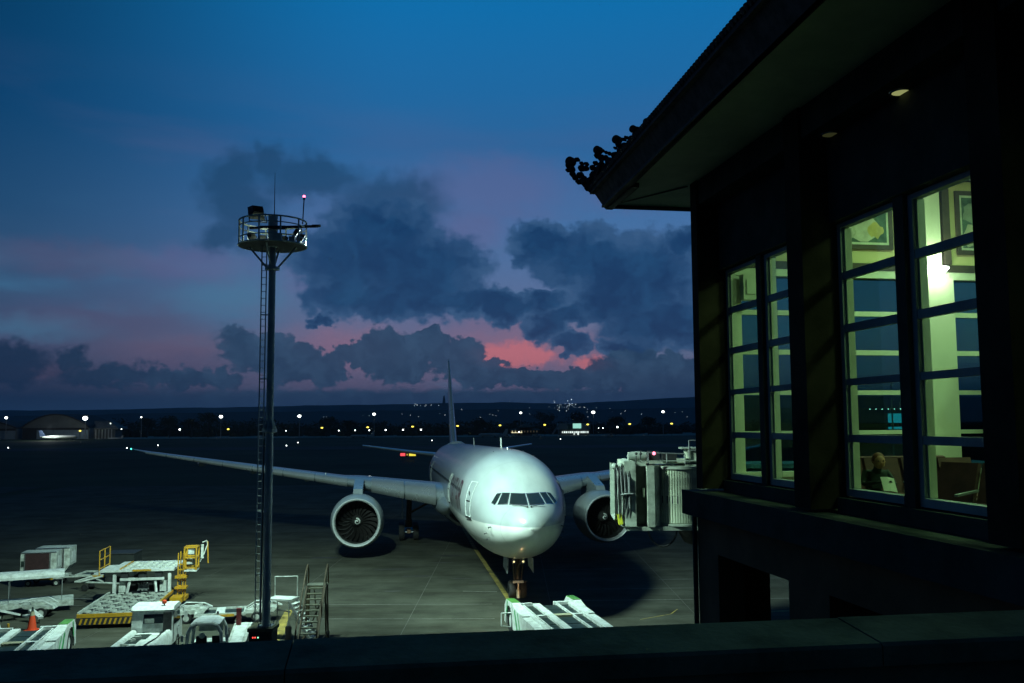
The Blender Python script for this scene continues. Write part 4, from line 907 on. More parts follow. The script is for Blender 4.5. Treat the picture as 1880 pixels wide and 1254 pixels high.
MB().path([(5.0, 44.8, 6.75), (5.3, 44.78, 6.80), (5.6, 44.8, 6.79)], .05, 6).tube((5.42, 44.82, 6.1), (5.42, 44.82, 7.6), .035, 6).build('canopy_arm', M['steel'], br)
MB().ball((4.76, 45.1, 8.1), .16, 8, (1, 1.2, 1)).ball((5.05, 45.1, 8.12), .15, 8, (1, 1.2, 1)).build('canopy_roll', M['canopy'], br, True)
# cab front box, dark opening, corner panel, ribbed drum
b = MB(); b.prism([(5.22, 5.23), (5.75, 5.23), (5.75, 8.22), (5.62, 8.38), (5.20, 8.34), (5.18, 6.1)], 44.9, 47.9, 'Y'); b.build('cab_frame', M['bridge'], br)
MB().bm((5.76, 45.35, 5.3), (6.30, 47.7, 8.2)).build('cab_interior', M['trim'], br)
MB().tube((6.16, 45.2, 6.66), (6.16, 45.2, 7.05), .06, 8).bm((6.12, 45.2, 6.6), (6.2, 45.34, 6.66)).build('grab_handle', M['bridge_rib'], br)
MB().bm((5.76, 45.2, 8.1), (6.3, 47.9, 8.3)).build('cab_lintel', M['bridge'], br)
MB().prism([(6.30, 44.85), (6.64, 44.85), (6.98, 45.35), (6.98, 47.5), (6.30, 47.5)], bz0, 8.12, 'Z').build('cab_corner_panel', M['bridge'], br)
MB().bm((6.99, 45.5, bz0+.05), (7.14, 47.4, 8.0)).build('curtain_gap', M['dark'], br)
dc = (8.02, 46.3); nr = 34; dr = MB().lathe([(1.30, 5.34), (1.30, 7.93)], 'Z', 48, (dc[0], dc[1], 0)).build('cab_drum', M['bridge_rib'], br, True)
rib = MB().bm((1.29, -.035, 5.36), (1.345, .035, 7.92)).mesh('drum_rib', M['bridge_rib'])
for i in range(nr):
    a = PI+PI*1.0*i/(nr-1); o = link('drum_rib', rib, dr, (dc[0], dc[1], 0), a)
slot = MB().bm((1.28, -.028, 6.30), (1.352, .028, 6.66)).mesh('vent_slot', M['dark'])
for i in range(nr-2):
    a = PI+PI*1.0*(i+.5)/(nr-1)
    if i % 2 == 0 and 4 < i < 24: link('vent_slot', slot, dr, (dc[0], dc[1], 0), a)
MB().lathe([(1.42, 5.22), (1.42, 5.32), (1.2, 5.33)], 'Z', 40, (dc[0], dc[1], 0)).lathe([(1.2, 7.94), (1.42, 7.95), (1.42, 8.08), (.02, 8.12)], 'Z', 40, (dc[0], dc[1], 0)).build('drum_ring', M['bridge'], br, True)
MB().bm((5.3, 45.0, 5.02), (9.0, 47.8, 5.2)).bm((6.0, 44.9, 8.34), (8.8, 45.02, 8.38)).build('floor_frame', M['bridge'], br)
# rooftop gear
MB().bm((6.1, 45.6, 8.18), (9.2, 47.6, 8.3)).build('roof_deck', M['bridge'], br)
MB().tube((6.4, 45.1, 8.75), (8.2, 45.2, 8.68), .035, 6).tube((6.4, 45.1, 8.2), (6.4, 45.1, 8.75), .03, 6).tube((7.3, 45.1, 8.2), (7.3, 45.1, 8.7), .03, 6).tube((8.2, 45.2, 8.2), (8.2, 45.2, 8.68), .03, 6).build('roof_rail', M['steel'], br)
MB().lathe([(0, -.55), (.22, -.5), (.26, 0), (.2, .5), (0, .55)], 'X', 14, (6.0, 45.8, 8.55)).build('duct', M['canopy'], br, True)
MB().box((6.8, 46, 8.55), (.5, .6, .5)).box((7.5, 45.8, 8.5), (.7, .7, .42)).build('roof_unit', M['dark'], br)
MB().box((8.15, 45.5, 8.36), (.62, .5, .2)).build('grille', M['bridge_rib'], br)
MB().box((8.72, 45.9, 8.62), (.7, .9, .62)).build('aircon_unit', M['bridge_rib'], br); MB().box((8.6, 45.9, 8.95), (1.0, 1.0, .08)).build('aircon_lid', M['bridge'], br)
for x in (6.02, 5.8, 6.35): MB().tube((x, 45.2, 8.3), (x+.03, 45.2, 8.85 if x > 6 else 8.6), .03, 6).ball((x+.03, 45.2, 8.7), .07, 6).build('floodlight_stub', M['dark'], br)
MB().ball((6.68, 45.1, 8.72), .085, 8).build('warning_lamp', emat('bridge_red', (1, .2, .3), 3.5), br)
r_ = MB()
for x in (8.45, 9.5, 10.5): r_.tube((x, 45.4, 8.4), (x, 45.4, 9.35), .028, 6)
for z in (8.85, 9.33): r_.tube((8.45, 45.4, z), (10.5, 45.4, z), .028, 6)
r_.build('roof_guard_rail', M['steel'], br)
MB().bm((8.95, 45.15, 5.3), (9.35, 45.3, 5.85)).bm((8.95, 45.15, 6.9), (9.35, 45.3, 7.6)).build('service_door_panel', mat('pale_green_panel', (.55, .66, .45), .5), br)
# cable loop, yellow bumper, support leg
c = [(6.35+1.42*(1-math.cos(PI*i/12))/2, 45.3, 5.15-.92*math.sin(PI*i/12)) for i in range(13)]
MB().path(c, .045, 6).build('cable_loop', M['dark'], br)
MB().bm((6.3, 45.2, 4.98), (6.9, 45.6, 5.2)).build('cable_tray', M['dark'], br)
MB().box((4.96, 45.05, 5.58), (.20, .3, .5), ry=-.2).build('bumper', mat('bright_yellow_rubber', (.75, .75, .05), .5), br)
MB().lathe([(.9, 5.2), (.85, 4.7), (.6, 4.3), (.35, 4.2)], 'Z', 18, (8.9, 46.4, 0)).build('slewing_gear', M['dark'], br, True)
MB().bm((9.6, 46.0, 0.9), (10.1, 46.8, 5.1)).build('support_leg', M['dark'], br)
MB().bm((9.2, 46.1, .55), (12.2, 46.7, .95)).build('wheel_frame', M['dark'], br)
for x in (9.4, 12.0): MB().lathe([(.2, -.2), (.55, -.2), (.6, 0), (.55, .2), (.2, .2)], 'X', 18, (x, 46.4, .6)).build('wheel', M['black'], br, True)

# ================================================================== TERMINAL BUILDING ON THE RIGHT
AB = rad(9.57)
T = thing('roofed_terminal', 'dark terminal building with upturned tiled eave and lit paned windows on the right', 'building', (3.6, 18.18, 0), AB)
TX, TY = math.cos(AB), math.sin(AB)
def tw(x, y, z): return (3.6+x*TX-y*TY, 18.18+x*TY+y*TX, z)      # terminal frame to world
XR, YN = 10.5, -13.0
WX = .60
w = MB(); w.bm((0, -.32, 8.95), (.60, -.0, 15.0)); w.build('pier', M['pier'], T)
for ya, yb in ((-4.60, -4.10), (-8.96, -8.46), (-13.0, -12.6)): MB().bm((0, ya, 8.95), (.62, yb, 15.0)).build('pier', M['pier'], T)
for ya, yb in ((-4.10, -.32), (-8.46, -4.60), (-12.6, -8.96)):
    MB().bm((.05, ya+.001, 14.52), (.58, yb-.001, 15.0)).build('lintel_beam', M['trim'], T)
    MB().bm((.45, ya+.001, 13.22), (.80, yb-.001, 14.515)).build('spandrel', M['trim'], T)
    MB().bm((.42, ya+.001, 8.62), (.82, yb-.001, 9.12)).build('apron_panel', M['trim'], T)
# ledge
MB().prism([(-.27, 8.46), (.1, 8.46), (.1, 8.90), (-.27, 8.92)], YN, .12, 'Y').build('ledge', M['trim'], T)
MB().bm((.10, YN, 8.40), (.85, .1, 8.90)).build('floor_edge', M['trim'], T)
MB().bm((-.05, .0, 8.46), (XR, .30, 8.90)).build('end_ledge', M['trim'], T)
# lower storey: beam and arcade pillars, end wall, room behind
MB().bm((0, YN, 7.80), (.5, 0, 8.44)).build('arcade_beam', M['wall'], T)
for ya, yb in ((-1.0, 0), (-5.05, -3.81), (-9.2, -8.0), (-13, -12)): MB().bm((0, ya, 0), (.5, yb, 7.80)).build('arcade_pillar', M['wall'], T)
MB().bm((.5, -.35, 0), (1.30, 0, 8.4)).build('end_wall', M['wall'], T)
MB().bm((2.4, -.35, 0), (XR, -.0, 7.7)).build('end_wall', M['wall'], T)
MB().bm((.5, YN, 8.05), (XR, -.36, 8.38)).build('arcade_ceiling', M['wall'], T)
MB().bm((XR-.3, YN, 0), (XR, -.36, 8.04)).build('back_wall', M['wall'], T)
# downpipe
MB().tube((-.04, .06, 0), (-.04, .06, 8.4), .05, 8).build('downpipe', M['dark'], T)
# room shell
MB().bm((.61, YN+.3, 8.45), (XR-.31, -.36, 8.60)).build('floor', M['floor'], T)
MB().bm((.61, YN+.3, 15.22), (XR-.31, -.36, 15.29)).build('ceiling', M['inwall'], T)
MB().bm((XR-.30, YN, 8.39), (XR, 0, 15.28)).build('side_wall', M['inwall'], T)
MB().bm((.62, YN, 8.39), (XR-.31, YN+.29, 15.28)).build('near_wall', M['inwall'], T)
# back wall of the room = glazed end wall of the building
yb_ = -.30
MB().bm((.61, yb_, 13.42), (XR-.31, 0, 15.21)).build('yellow_wall', M['inyellow'], T)
MB().bm((.61, yb_-.06, 13.28), (XR-.31, yb_-.005, 13.42)).build('dado_rail', M['inbrown'], T)
MB().bm((.61, yb_-.03, 13.12), (XR-.31, -.02, 13.275)).build('window_head', M['inframe'], T)
MB().bm((.61, yb_, 8.61), (XR-.31, 0, 9.16)).build('sill_wall', M['inwall'], T)
MB().bm((.61, yb_-.08, 9.165), (XR-.31, 0.0, 9.26)).build('sill', M['inframe'], T)
MB().bm((.61, yb_-.02, 8.61), (.88, 0, 13.11)).build('corner_post', M['inframe'], T)
MB().prism([(4.66, yb_-.12), (5.46, yb_-.12), (5.46, 0), (4.66, 0)], 8.61, 13.119, 'Z').build('room_pier', M['inwall'], T)
MB().bm((4.66, yb_-.12, 13.121), (5.22, yb_-.062, 15.21)).build('room_pier_head', M['inwall'], T)
MB().bm((5.30, yb_-.10, 13.43), (5.46, yb_-.004, 15.21)).build('timber_strip', M['inbrown'], T)
MB().bm((9.2, yb_-.1, 8.61), (9.8, 0, 15.21)).build('room_pier', M['inwall'], T)
rows = [9.26, 9.97, 10.02, 10.77, 10.85, 11.56, 11.65, 12.36, 12.44, 13.12]
for xa, xb_ in ((.88, 2.55), (2.60, 4.66), (5.46, 7.3), (7.35, 9.2)):
    fr = MB().bm((xa, -.22, 9.26), (xa+.05, -.12, 13.12)).bm((xb_-.05, -.22, 9.26), (xb_, -.12, 13.12)).build('end_window', M['inframe'], T)
    for z0, z1 in ((9.97, 10.05), (10.76, 10.85), (11.56, 11.66), (12.35, 12.45)): MB().bm((xa+.05, -.23, z0), (xb_-.05, -.11, z1)).build('glazing_bar', M['inframe'], fr)
    for z0, z1 in ((9.26, 9.97), (10.05, 10.76), (10.85, 11.56), (11.66, 12.35), (12.45, 13.12)): MB().bm((xa+.051, -.172, z0+.001), (xb_-.051, -.166, z1-.001)).build('pane', M['far_glass'], fr)
MB().bm((2.55, -.22, 9.26), (2.60, -.1, 13.12)).bm((7.3, -.22, 9.26), (7.35, -.1, 13.12)).build('mullion', M['inframe'], T)
# paned casements of the long side
def casement(ya, yb, z0=9.14, z1=13.20):
    fw = .10
    fr = MB().bm((WX-.03, ya, z0), (WX+.09, ya+fw, z1)).bm((WX-.03, yb-fw, z0), (WX+.09, yb, z1)).bm((WX-.03, ya+fw, z1-.07), (WX+.09, yb-fw, z1)).bm((WX-.05, ya+fw, z0), (WX+.10, yb-fw, z0+.11)).build('casement', M['frame'], T)
    MB().bm((WX+.022, yb-fw-.035, z0+.115), (WX+.13, yb-fw-.002, z1-.075)).build('inner_jamb', M['inframe'], fr); MB().bm((WX+.022, ya+fw+.002, z0+.115), (WX+.13, ya+fw+.03, z1-.075)).build('inner_jamb', M['inframe'], fr); MB().bm((WX+.101, ya+fw, z0-.02), (WX+.30, yb-fw, z0+.06)).build('inner_sill', M['inframe'], fr)
    zb = [z0+.11, 9.93, 10.04, 10.76, 10.86, 11.55, 11.67, 12.34, 12.46, z1-.07]
    for i in range(1, 9, 2): MB().bm((WX-.02, ya+fw, zb[i]), (WX+.05, yb-fw, zb[i+1])).build('glazing_bar', M['frame'], fr)
    for i in range(0, 10, 2): MB().bm((WX+.012, ya+fw+.001, zb[i]+.001), (WX+.018, yb-fw-.001, zb[i+1]-.001)).build('pane', M['glass'], fr)
for ya, yb in ((-1.86, -.33), (-3.75, -2.06), (-6.19, -4.605), (-8.05, -6.42), (-10.6, -9.0), (-12.55, -10.9)): casement(ya, yb)
for ya, yb in ((-2.06, -1.86), (-4.10, -3.75), (-6.42, -6.19), (-8.46, -8.05), (-10.9, -10.6), (-9.0, -8.96)): MB().bm((.50, ya+.001, 9.121), (.80, yb-.001, 13.219)).build('mullion', M['frame'] if False else M['trim'], T)
# outside corner beyond the window and roof slab
MB().prism([(-1.18, 1.98), (-1.52, -8.0), (-1.70, -13.5), (.60, -13.5), (.60, .0), (XR, .0), (XR, -13.5), (XR+1.4, -13.5), (XR+1.4, 1.98)], 15.0, 15.05, 'Z').build('soffit', M['soffit'], T)
MB().bm((.0, YN, 15.051), (.609, 0, 15.28)).build('wall_head', M['wall'], T)
# eave fascia leaning outwards: bottom line at 14.93, top line at 15.42
def fas(p0, p1, q0, q1, nm='fascia', m=M['tile']):
    MB().add([p0, p1, q1, q0]+[tuple(Vector(p)+Vector(((.09) if i in (0, 1, 2, 3) else 0, -.03, .0))) for i, p in enumerate((p0, p1, q1, q0))], [(0, 1, 2, 3), (7, 6, 5, 4), (0, 4, 5, 1), (1, 5, 6, 2), (2, 6, 7, 3), (3, 7, 4, 0)]).build(nm, m, T)
fas((-1.22, 2.0, 14.93), (-1.72, -13.5, 14.93), (-1.47, 2.2, 15.42), (-1.98, -13.7, 15.42))
MB().add([(-1.20, 2.0, 14.93), (XR+1.4, 2.0, 14.93), (XR+1.5, 2.2, 15.30), (-1.45, 2.2, 15.42), (-1.20, 1.9, 14.93), (XR+1.4, 1.9, 14.93), (XR+1.5, 1.9, 15.30), (-1.45, 1.9, 15.42)], [(0, 1, 2, 3), (4, 5, 6, 7), (0, 1, 5, 4), (2, 3, 7, 6), (0, 3, 7, 4), (1, 2, 6, 5)]).build('fascia', M['tile'], T)
MB().prism([(-1.215, 14.90), (-1.06, 14.90), (-1.06, 14.995), (-1.215, 14.995)], -.0, 1.95, 'Y').build('eave_moulding', M['inbrown'], T)
MB().bar((-1.27, 1.9, 14.955), (-1.60, -13.4, 14.955), .10, .05).bar((-1.1, 1.93, 14.955), (XR+1, 1.93, 14.955), .1, .05).build('drip_strip', M['inbrown'], T)
MB().bar((-1.1, 1.88, 14.985), (-.02, .10, 14.985), .035, .02).build('soffit_joint', M['inbrown'], T)
# tiled hip roof
ry = (XR+.0)/2; zt = 15.42; rz_ = zt+6.0*.52
A0, B0, C0, D0 = (-1.50, 2.22, zt), (XR+1.6, 2.22, zt), (XR+1.6, -13.7, zt), (-2.0, -13.7, zt)
E0, F0 = (4.9, -4.0, rz_), (4.9, -8.5, rz_)
MB().add([A0, B0, C0, D0, E0, F0, tuple(Vector(A0)-Vector((0, 0, .12))), tuple(Vector(B0)-Vector((0, 0, .12))), tuple(Vector(C0)-Vector((0, 0, .12))), tuple(Vector(D0)-Vector((0, 0, .12)))], [(0, 1, 4), (1, 2, 5, 4), (2, 3, 5), (3, 0, 4, 5), (6, 7, 8, 9), (0, 1, 7, 6), (1, 2, 8, 7), (2, 3, 9, 8), (3, 0, 6, 9)]).build('roof', M['tile'], T)
# rows of tile ends along the eave, far too many to count
b = MB(); A_, D_ = Vector(A0), Vector(D0); n = 132
for i in range(n):
    p = A_.lerp(D_, (i+.5)/n); up = Vector((.87, 0, .5))
    b.tube(p-up*.05+Vector((0, 0, .005)), p+up*.9+Vector((0, 0, .02)), .052, 6)
for i in range(100):
    p = A_.lerp(Vector(B0), (i+.5)/100); b.tube(p+Vector((0, .04, .0)), p+Vector((0, -.8, .42)), .05, 6)
o = b.build('tile_rolls', M['tile'], T); o['kind'] = 'stuff'
# hip ridge and carved scroll ornaments climbing it
hip = MB(); hp = [(-1.50+t, 2.22-t*.97, 15.42+.50*t) for t in (0, .5, 1, 2, 4, 6.2)]
for a, c in zip(hp, hp[1:]): hip.bar(a, c, .22, .22)
hip.build('hip_ridge', M['stone'], T)
SCROLL = [(0.55,0.703,0.107),(0.579,0.62,0.095),(0.523,0.523,0.083),(0.378,0.724,0.054),(0.266,0.618,0.048),(0.139,0.584,0.048),(0.624,0.514,0.048),(0.496,0.405,0.071),(0.44,0.321,0.071),(0.342,0.205,0.065),(0.298,0.348,0.083),(0.215,0.235,0.095),(0.267,0.506,0.083),(0.155,0.487,0.071),(0.105,0.045,0.095),(0.022,-0.017,0.071),(0.16,0.152,0.107),(0.02,0.155,0.131),(-0.038,0.294,0.107),(-0.013,0.472,0.071),(-0.098,0.557,0.06),(-0.158,0.844,0.089),(-0.142,0.722,0.071),(-0.281,0.809,0.042),(-0.363,0.758,0.042),(-0.444,0.719,0.048),(-0.237,0.657,0.083),(-0.347,0.638,0.071),(-0.427,0.55,0.095),(-0.235,0.484,0.095),(-0.151,0.4,0.095),(-0.315,0.373,0.119),(-0.176,0.235,0.131),(-0.638,0.991,0.095),(-0.676,0.874,0.071),(-0.799,0.974,0.042),(-0.879,0.996,0.042),(-0.809,0.826,0.083),(-0.727,0.719,0.095),(-0.591,0.645,0.095),(-0.594,0.815,0.036),(-0.943,0.875,0.06),(-0.535,0.508,0.107),(-1.054,1.145,0.083),(-1.159,1.149,0.042),(-1.21,1.067,0.06),(-1.104,1.014,0.083),(-0.997,0.937,0.095),(-0.915,0.758,0.107),(-0.805,0.584,0.119),(-1.37,1.253,0.065),(-1.447,1.262,0.042),(-1.316,1.143,0.071),(-1.419,1.148,0.083),(-1.234,0.966,0.107),(-1.127,0.841,0.119),(-1.524,1.223,0.071),(-1.602,1.303,0.048)]
def ornament(a, z):           # out along the hip and up from the eave corner
    return Vector((-1.45-.7165*a, 2.18+.6976*a, 15.42+z))
hperp = Vector((.6976, .7165, 0))
for k0, k1 in ((0, 21), (21, 33), (33, 43), (43, 50), (50, 58)):
    b = MB(); r = random.Random(k0)
    for q, (a, z, rr_) in enumerate(SCROLL[k0:k1]):
        c_ = ornament(a, z)
        if q == 0:        # the big curl: a drum-like spiral knob
            b.tube(c_-hperp*.075, c_+hperp*.075, rr_, 18); b.tube(c_-hperp*.10, c_+hperp*.10, rr_*.55, 12)
        else:
            b.ball(c_, rr_, 9, (1, 1, 1)); b.ball(c_+hperp*r.uniform(.04, .09), rr_*.7, 7); b.ball(c_-hperp*r.uniform(.04, .09), rr_*.7, 7)
    b.build('roof_ornament', M['stone'], T, True)
# recessed downlights under the lintel soffit
for i, (x, y) in enumerate(((.36, -6.95), (.36, -4.95))):
    s = .36 if i == 0 else .03
    x, y = ((.40, -6.65), (.38, -4.86))[i]
    dl = MB().lathe([(.15, 14.50), (.155, 14.512), (.125, 14.512), (.115, 14.505)], 'Z', 20, (x, y, 0)).build('downlight', M['alu'], T, True)
    MB().disc((x, y, 14.509), .118, 'Z', 20).build('downlight_lens', emat('downlight_glow', (.75, .8, .30), s), dl)
# ---------------------------------------------------------------- things in the room
lamp = thing('wall_lamp', 'glowing wall lamp on the pale pier inside the terminal', 'lamp', tw(5.02, yb_-.2, 13.28), AB)
MB().lathe([(.02, -.07), (.17, -.05), (.25, .03), (.24, .05), (.15, .0)], 'Z', 24).build('bowl', emat('lamp_bowl', (.85, 1, .8), 30), lamp, True)
MB().bm((-.05, .0, -.04), (.05, .07, .06)).build('bracket', M['steel'], lamp)
l = spot('wall_lamp_light', tw(5.02, yb_-.26, 13.36), tw(4.98, yb_-.08, 15.2), 42, 120, .6, (.72, 1, .50), .08)
point('wall_lamp_light', tw(5.0, yb_-.5, 13.16), 9, (.72, 1, .50), .08)
def arealight(name, loc, size, watts, col):
    l = bpy.data.lights.new(name, 'AREA'); l.shape = 'RECTANGLE'; l.size = size[0]; l.size_y = size[1]; l.energy = watts; l.color = col
    o = bpy.data.objects.new(name, l); COL.objects.link(o); o.location = loc; o.rotation_euler = (0, 0, AB); return o
for x, y in ((4.2, -3.0), (4.2, -8.0), (8.2, -5.0)):
    cl = thing('ceiling_light', 'recessed ceiling light panel in the terminal room '+('near the end glazing' if y == -3.0 else 'in the middle of the room' if y == -8 else 'by the inner side wall'), 'ceiling light', tw(x, y, 15.19), AB)
    MB().bm((-.6, -.15, -.02), (.6, .15, .02)).build('diffuser', emat('ceiling_panel', (.75, 1, .5), 2.5), cl)
    arealight('ceiling_panel_light', tw(x, y, 15.15), (1.1, .28), 135, (.50, .98, .44))
def painting(x0, x1, z0, z1, label, seed):
    t = thing('framed_painting', label, 'painting', tw(0, 0, 0), AB); y = yb_-.02; r = random.Random(seed)
    f = MB(); e = .09
    f.bm((x0-e, y-.05, z0-e), (x1+e, y, z0)).bm((x0-e, y-.05, z1), (x1+e, y, z1+e)).bm((x0-e, y-.05, z0), (x0, y, z1)).bm((x1, y-.05, z0), (x1+e, y, z1)); f.build('frame', M['inbrown'], t)
    MB().bm((x0, y-.03, z0), (x1, y-.01, z1)).build('mount', mat('mount_board', (.62, .62, .5), .9), t)
    MB().bm((x0+.05, y-.036, z0+.05), (x1-.05, y-.031, z1-.05)).build('canvas', mat('canvas_ground', (.07, .12, .09), .9, 0, .3, 3), t)
    pal = [(.48, .46, .36), (.40, .40, .28), (.05, .07, .05), (.3, .10, .07), (.22, .26, .2), (.5, .4, .14)]
    W_, H_ = x1-x0, z1-z0
    for i, (fx_, fz_, fr_) in enumerate(((.62, .3, .26), (.28, .28, .24), (.5, .75, .2), (.75, .62, .12), (.2, .65, .16), (.8, .25, .12), (.4, .2, .1), (.58, .5, .1), (.86, .8, .09))):
        cx, cz = x0+fx_*W_, z0+fz_*H_; ra, rb = fr_*H_*1.2, fr_*H_*1.1; n = 14
        b = MB(); b.add([(max(x0+.06, min(x1-.06, cx+ra*math.cos(2*PI*k_/n)*r.uniform(.75, 1.15))), y-.038-.0008*i, max(z0+.06, min(z1-.06, cz+rb*math.sin(2*PI*k_/n)*r.uniform(.7, 1.2)))) for k_ in range(n)], [tuple(range(n))])
        b.build('painted_shape', mat('pigment', pal[i % 6], .9), t)
painting(2.62, 4.10, 13.80, 14.98, 'framed painting of pale rounded figures high on the yellow wall left of the lit pier', 4)
painting(5.72, 7.0, 13.74, 14.90, 'framed painting of a red and white figure right of the lit pier', 9)
# blind pull cord, hanging in the first window
cd = MB().tube(tw(1.75, -.7, 12.95), tw(1.75, -.7, 13.5), .008, 5).build('pull_cord', M['inframe']); tag(cd, 'thin pale pull cord hanging inside the farther window', 'cord')
sp_ = MB().bm((-.16, -.1, -.25), (.16, .1, .25)).bm((-.10, -.12, -.14), (.10, -.101, .14)).build('wall_speaker', M['inframe'], None, False, tw(.98, -.5, 12.85), AB); tag(sp_, 'small pale wall speaker at the top corner of the farther window', 'speaker')
# timber cupboard column at the far right of the second window
cb_ = thing('cupboard', 'tall dark timber cupboard by the end glazing, right edge of the nearer window', 'cupboard', tw(5.78, -1.15, 8.6), AB)
MB().bm((-.0, -.35, 0), (1.5, .35, 2.75)).build('carcass', M['inbrown'], cb_); MB().bm((.02, -.38, .05), (.74, -.352, 2.7)).build('door', M['inbrown'], cb_); MB().bm((.76, -.38, .05), (1.48, -.352, 2.7)).build('door', M['inbrown'], cb_)
MB().bm((-.06, -.42, 2.755), (1.56, .4, 2.86)).build('cornice', M['inbrown'], cb_)
pl = thing('potted_plant', 'small leafy plant standing on top of the timber cupboard', 'plant', tw(5.95, -1.15, 11.47), AB)
MB().lathe([(.08, 0), (.12, .16), (.1, .16)], 'Z', 12).build('pot', M['orange'], pl); r = random.Random(2); b = MB()
for i in range(26):
    a = r.uniform(0, 6.28); L = r.uniform(.14, .3); e = Vector((math.cos(a)*L, math.sin(a)*L, .15+r.uniform(.02, .22))); m_ = Vector((math.cos(a)*L*.5, math.sin(a)*L*.5, .24)); pp = Vector((-math.sin(a), math.cos(a), 0))*.04
    b.add([(0, 0, .14), m_+pp, e, m_-pp], [(0, 1, 2, 3)])
b.build('leaves', M['leaf'], pl)
# airport seats
def seat_row(loc, rz, n, label):
    t = thing('airport_seat', label, 'seat', loc, rz, 'maroon seats in the terminal room'); 
    for i in range(n):
        x = (i-(n-1)/2)*.62
        MB().prism([(-.22, .40), (.28, .44), (.28, .50), (-.20, .47)], x-.28, x+.28, 'X').build('seat_cushion', M['seat'], t)
        MB().prism([(.26, .44), (.34, .44), (.56, 1.02), (.48, 1.04)], x-.28, x+.28, 'X').build('backrest', M['seat'], t)
        MB().bar((x-.30, -.18, .62), (x-.30, .36, .66), .05, .03).build('armrest', M['steel'], t)
    MB().bm((-(n*.31), .0, .34), (n*.31, .08, .40)).build('beam', M['dark'], t)
    for s in (-1, 1): MB().path([(s*(n*.25), -.22, 0), (s*n*.25, .04, .34), (s*n*.25, .3, 0)], .025, 6).build('leg', M['steel'], t)
    return t
seat_row(tw(2.05, -4.05, 8.6), AB-.08, 4, 'row of four maroon seats facing out behind the nearer window left casement')
seat_row(tw(2.2, -2.3, 8.6), AB+PI, 4, 'row of four maroon seats near the end glazing, backs to the camera')
seat_row(tw(2.39, -4.81, 8.6), AB+1.15, 1, 'dark single seat with its back leaning left below the lit pier'); seat_row(tw(1.63, -5.78, 8.6), AB-1.15, 2, 'pair of maroon seats leaning right beside the dark single seat')
# traveller sitting in the first row, reading a paper
def person(loc, rz, label):
    t = thing('person', label, 'person', loc, rz)
    J = {'pel': (0, .1, .52, .16), 'ch': (0, .06, .80, .17), 'nk': (0, -.05, 1.02, .06), 'hd': (0, -.12, 1.10, .09),
         'sl': (-.19, .02, .94, .07), 'el': (-.27, -.08, .74, .05), 'wl': (-.10, -.32, .80, .03), 'sr': (.19, .02, .94, .07), 'er': (.27, -.08, .74, .05), 'wr': (.10, -.32, .80, .03),
         'kl': (-.13, -.36, .54, .08), 'al': (-.13, -.38, .10, .045), 'fl': (-.13, -.56, .05, .04), 'kr': (.13, -.36, .54, .08), 'ar': (.13, -.38, .10, .045), 'fr': (.13, -.56, .05, .04)}
    E_ = [('pel', 'ch'), ('ch', 'nk'), ('nk', 'hd'), ('ch', 'sl'), ('sl', 'el'), ('el', 'wl'), ('ch', 'sr'), ('sr', 'er'), ('er', 'wr'), ('pel', 'kl'), ('kl', 'al'), ('al', 'fl'), ('pel', 'kr'), ('kr', 'ar'), ('ar', 'fr')]
    for s_, w_ in ((-1, 'wl'), (1, 'wr')):
        for k_ in range(5):
            nm = w_+str(k_); b_ = J[w_]; J[nm] = (b_[0]-s_*.015+.018*(k_-2), b_[1]-.09+(.03 if k_ in (0, 4) else 0), b_[2]+.01*(2-abs(k_-2)), .009); E_.append((w_, nm))
    ks = list(J); me = bpy.data.meshes.new('body'); me.from_pydata([J[k_][:3] for k_ in ks], [(ks.index(a), ks.index(c)) for a, c in E_], []); o = link('body', me, t)
    md = o.modifiers.new('skin', 'SKIN')
    for i, k_ in enumerate(ks): me.skin_vertices[0].data[i].radius = (J[k_][3], J[k_][3])
    me.skin_vertices[0].data[0].use_root = True
    o.modifiers.new('sub', 'SUBSURF').levels = 1; o.modifiers['sub'].render_levels = 2
    me.materials.append(mat('dark_clothes', (.02, .035, .03), .9))
    hd = MB().ball((0, -.13, 1.14), .112, 14, (.88, 1, 1.15)).ball((0, -.245, 1.12), .02, 6).ball((-.10, -.12, 1.13), .022, 6).ball((.10, -.12, 1.13), .022, 6).build('head', mat('skin', (.42, .2, .11), .6), t, True)
    MB().ball((0, -.095, 1.175), .122, 12, (.92, 1, 1.0)).build('hair', mat('auburn_hair', (.16, .05, .02), .7), t, True)
    for x in (-.04, .04): MB().ball((x, -.235, 1.155), .013, 6).build('eye', M['blackish'], hd)
    return t
pe_ = person(tw(1.28, -4.25, 8.62), AB-.2, 'person with auburn hair sitting low behind the nearer window, reading a paper'); pe_.scale = (.88, .88, .88)
pp = MB().bm((-.11, -.005, -.12), (.0, .005, .12)).box((.05, .025, 0), (.11, .01, .24), .4).build('newspaper', M['inframe'], None, False, tw(1.26, -4.62, 9.30), AB); pp.rotation_euler = (-.6, 0, AB-.2); tag(pp, 'folded white newspaper held by the seated person', 'newspaper')
cu_ = MB().lathe([(.03, 0), (.04, .1), (.038, .1)], 'Z', 12).build('paper_cup', M['inframe'], None, True, tw(2.05, -4.20, 9.26)); tag(cu_, 'small white paper cup standing on the armrest of the near seats', 'cup')
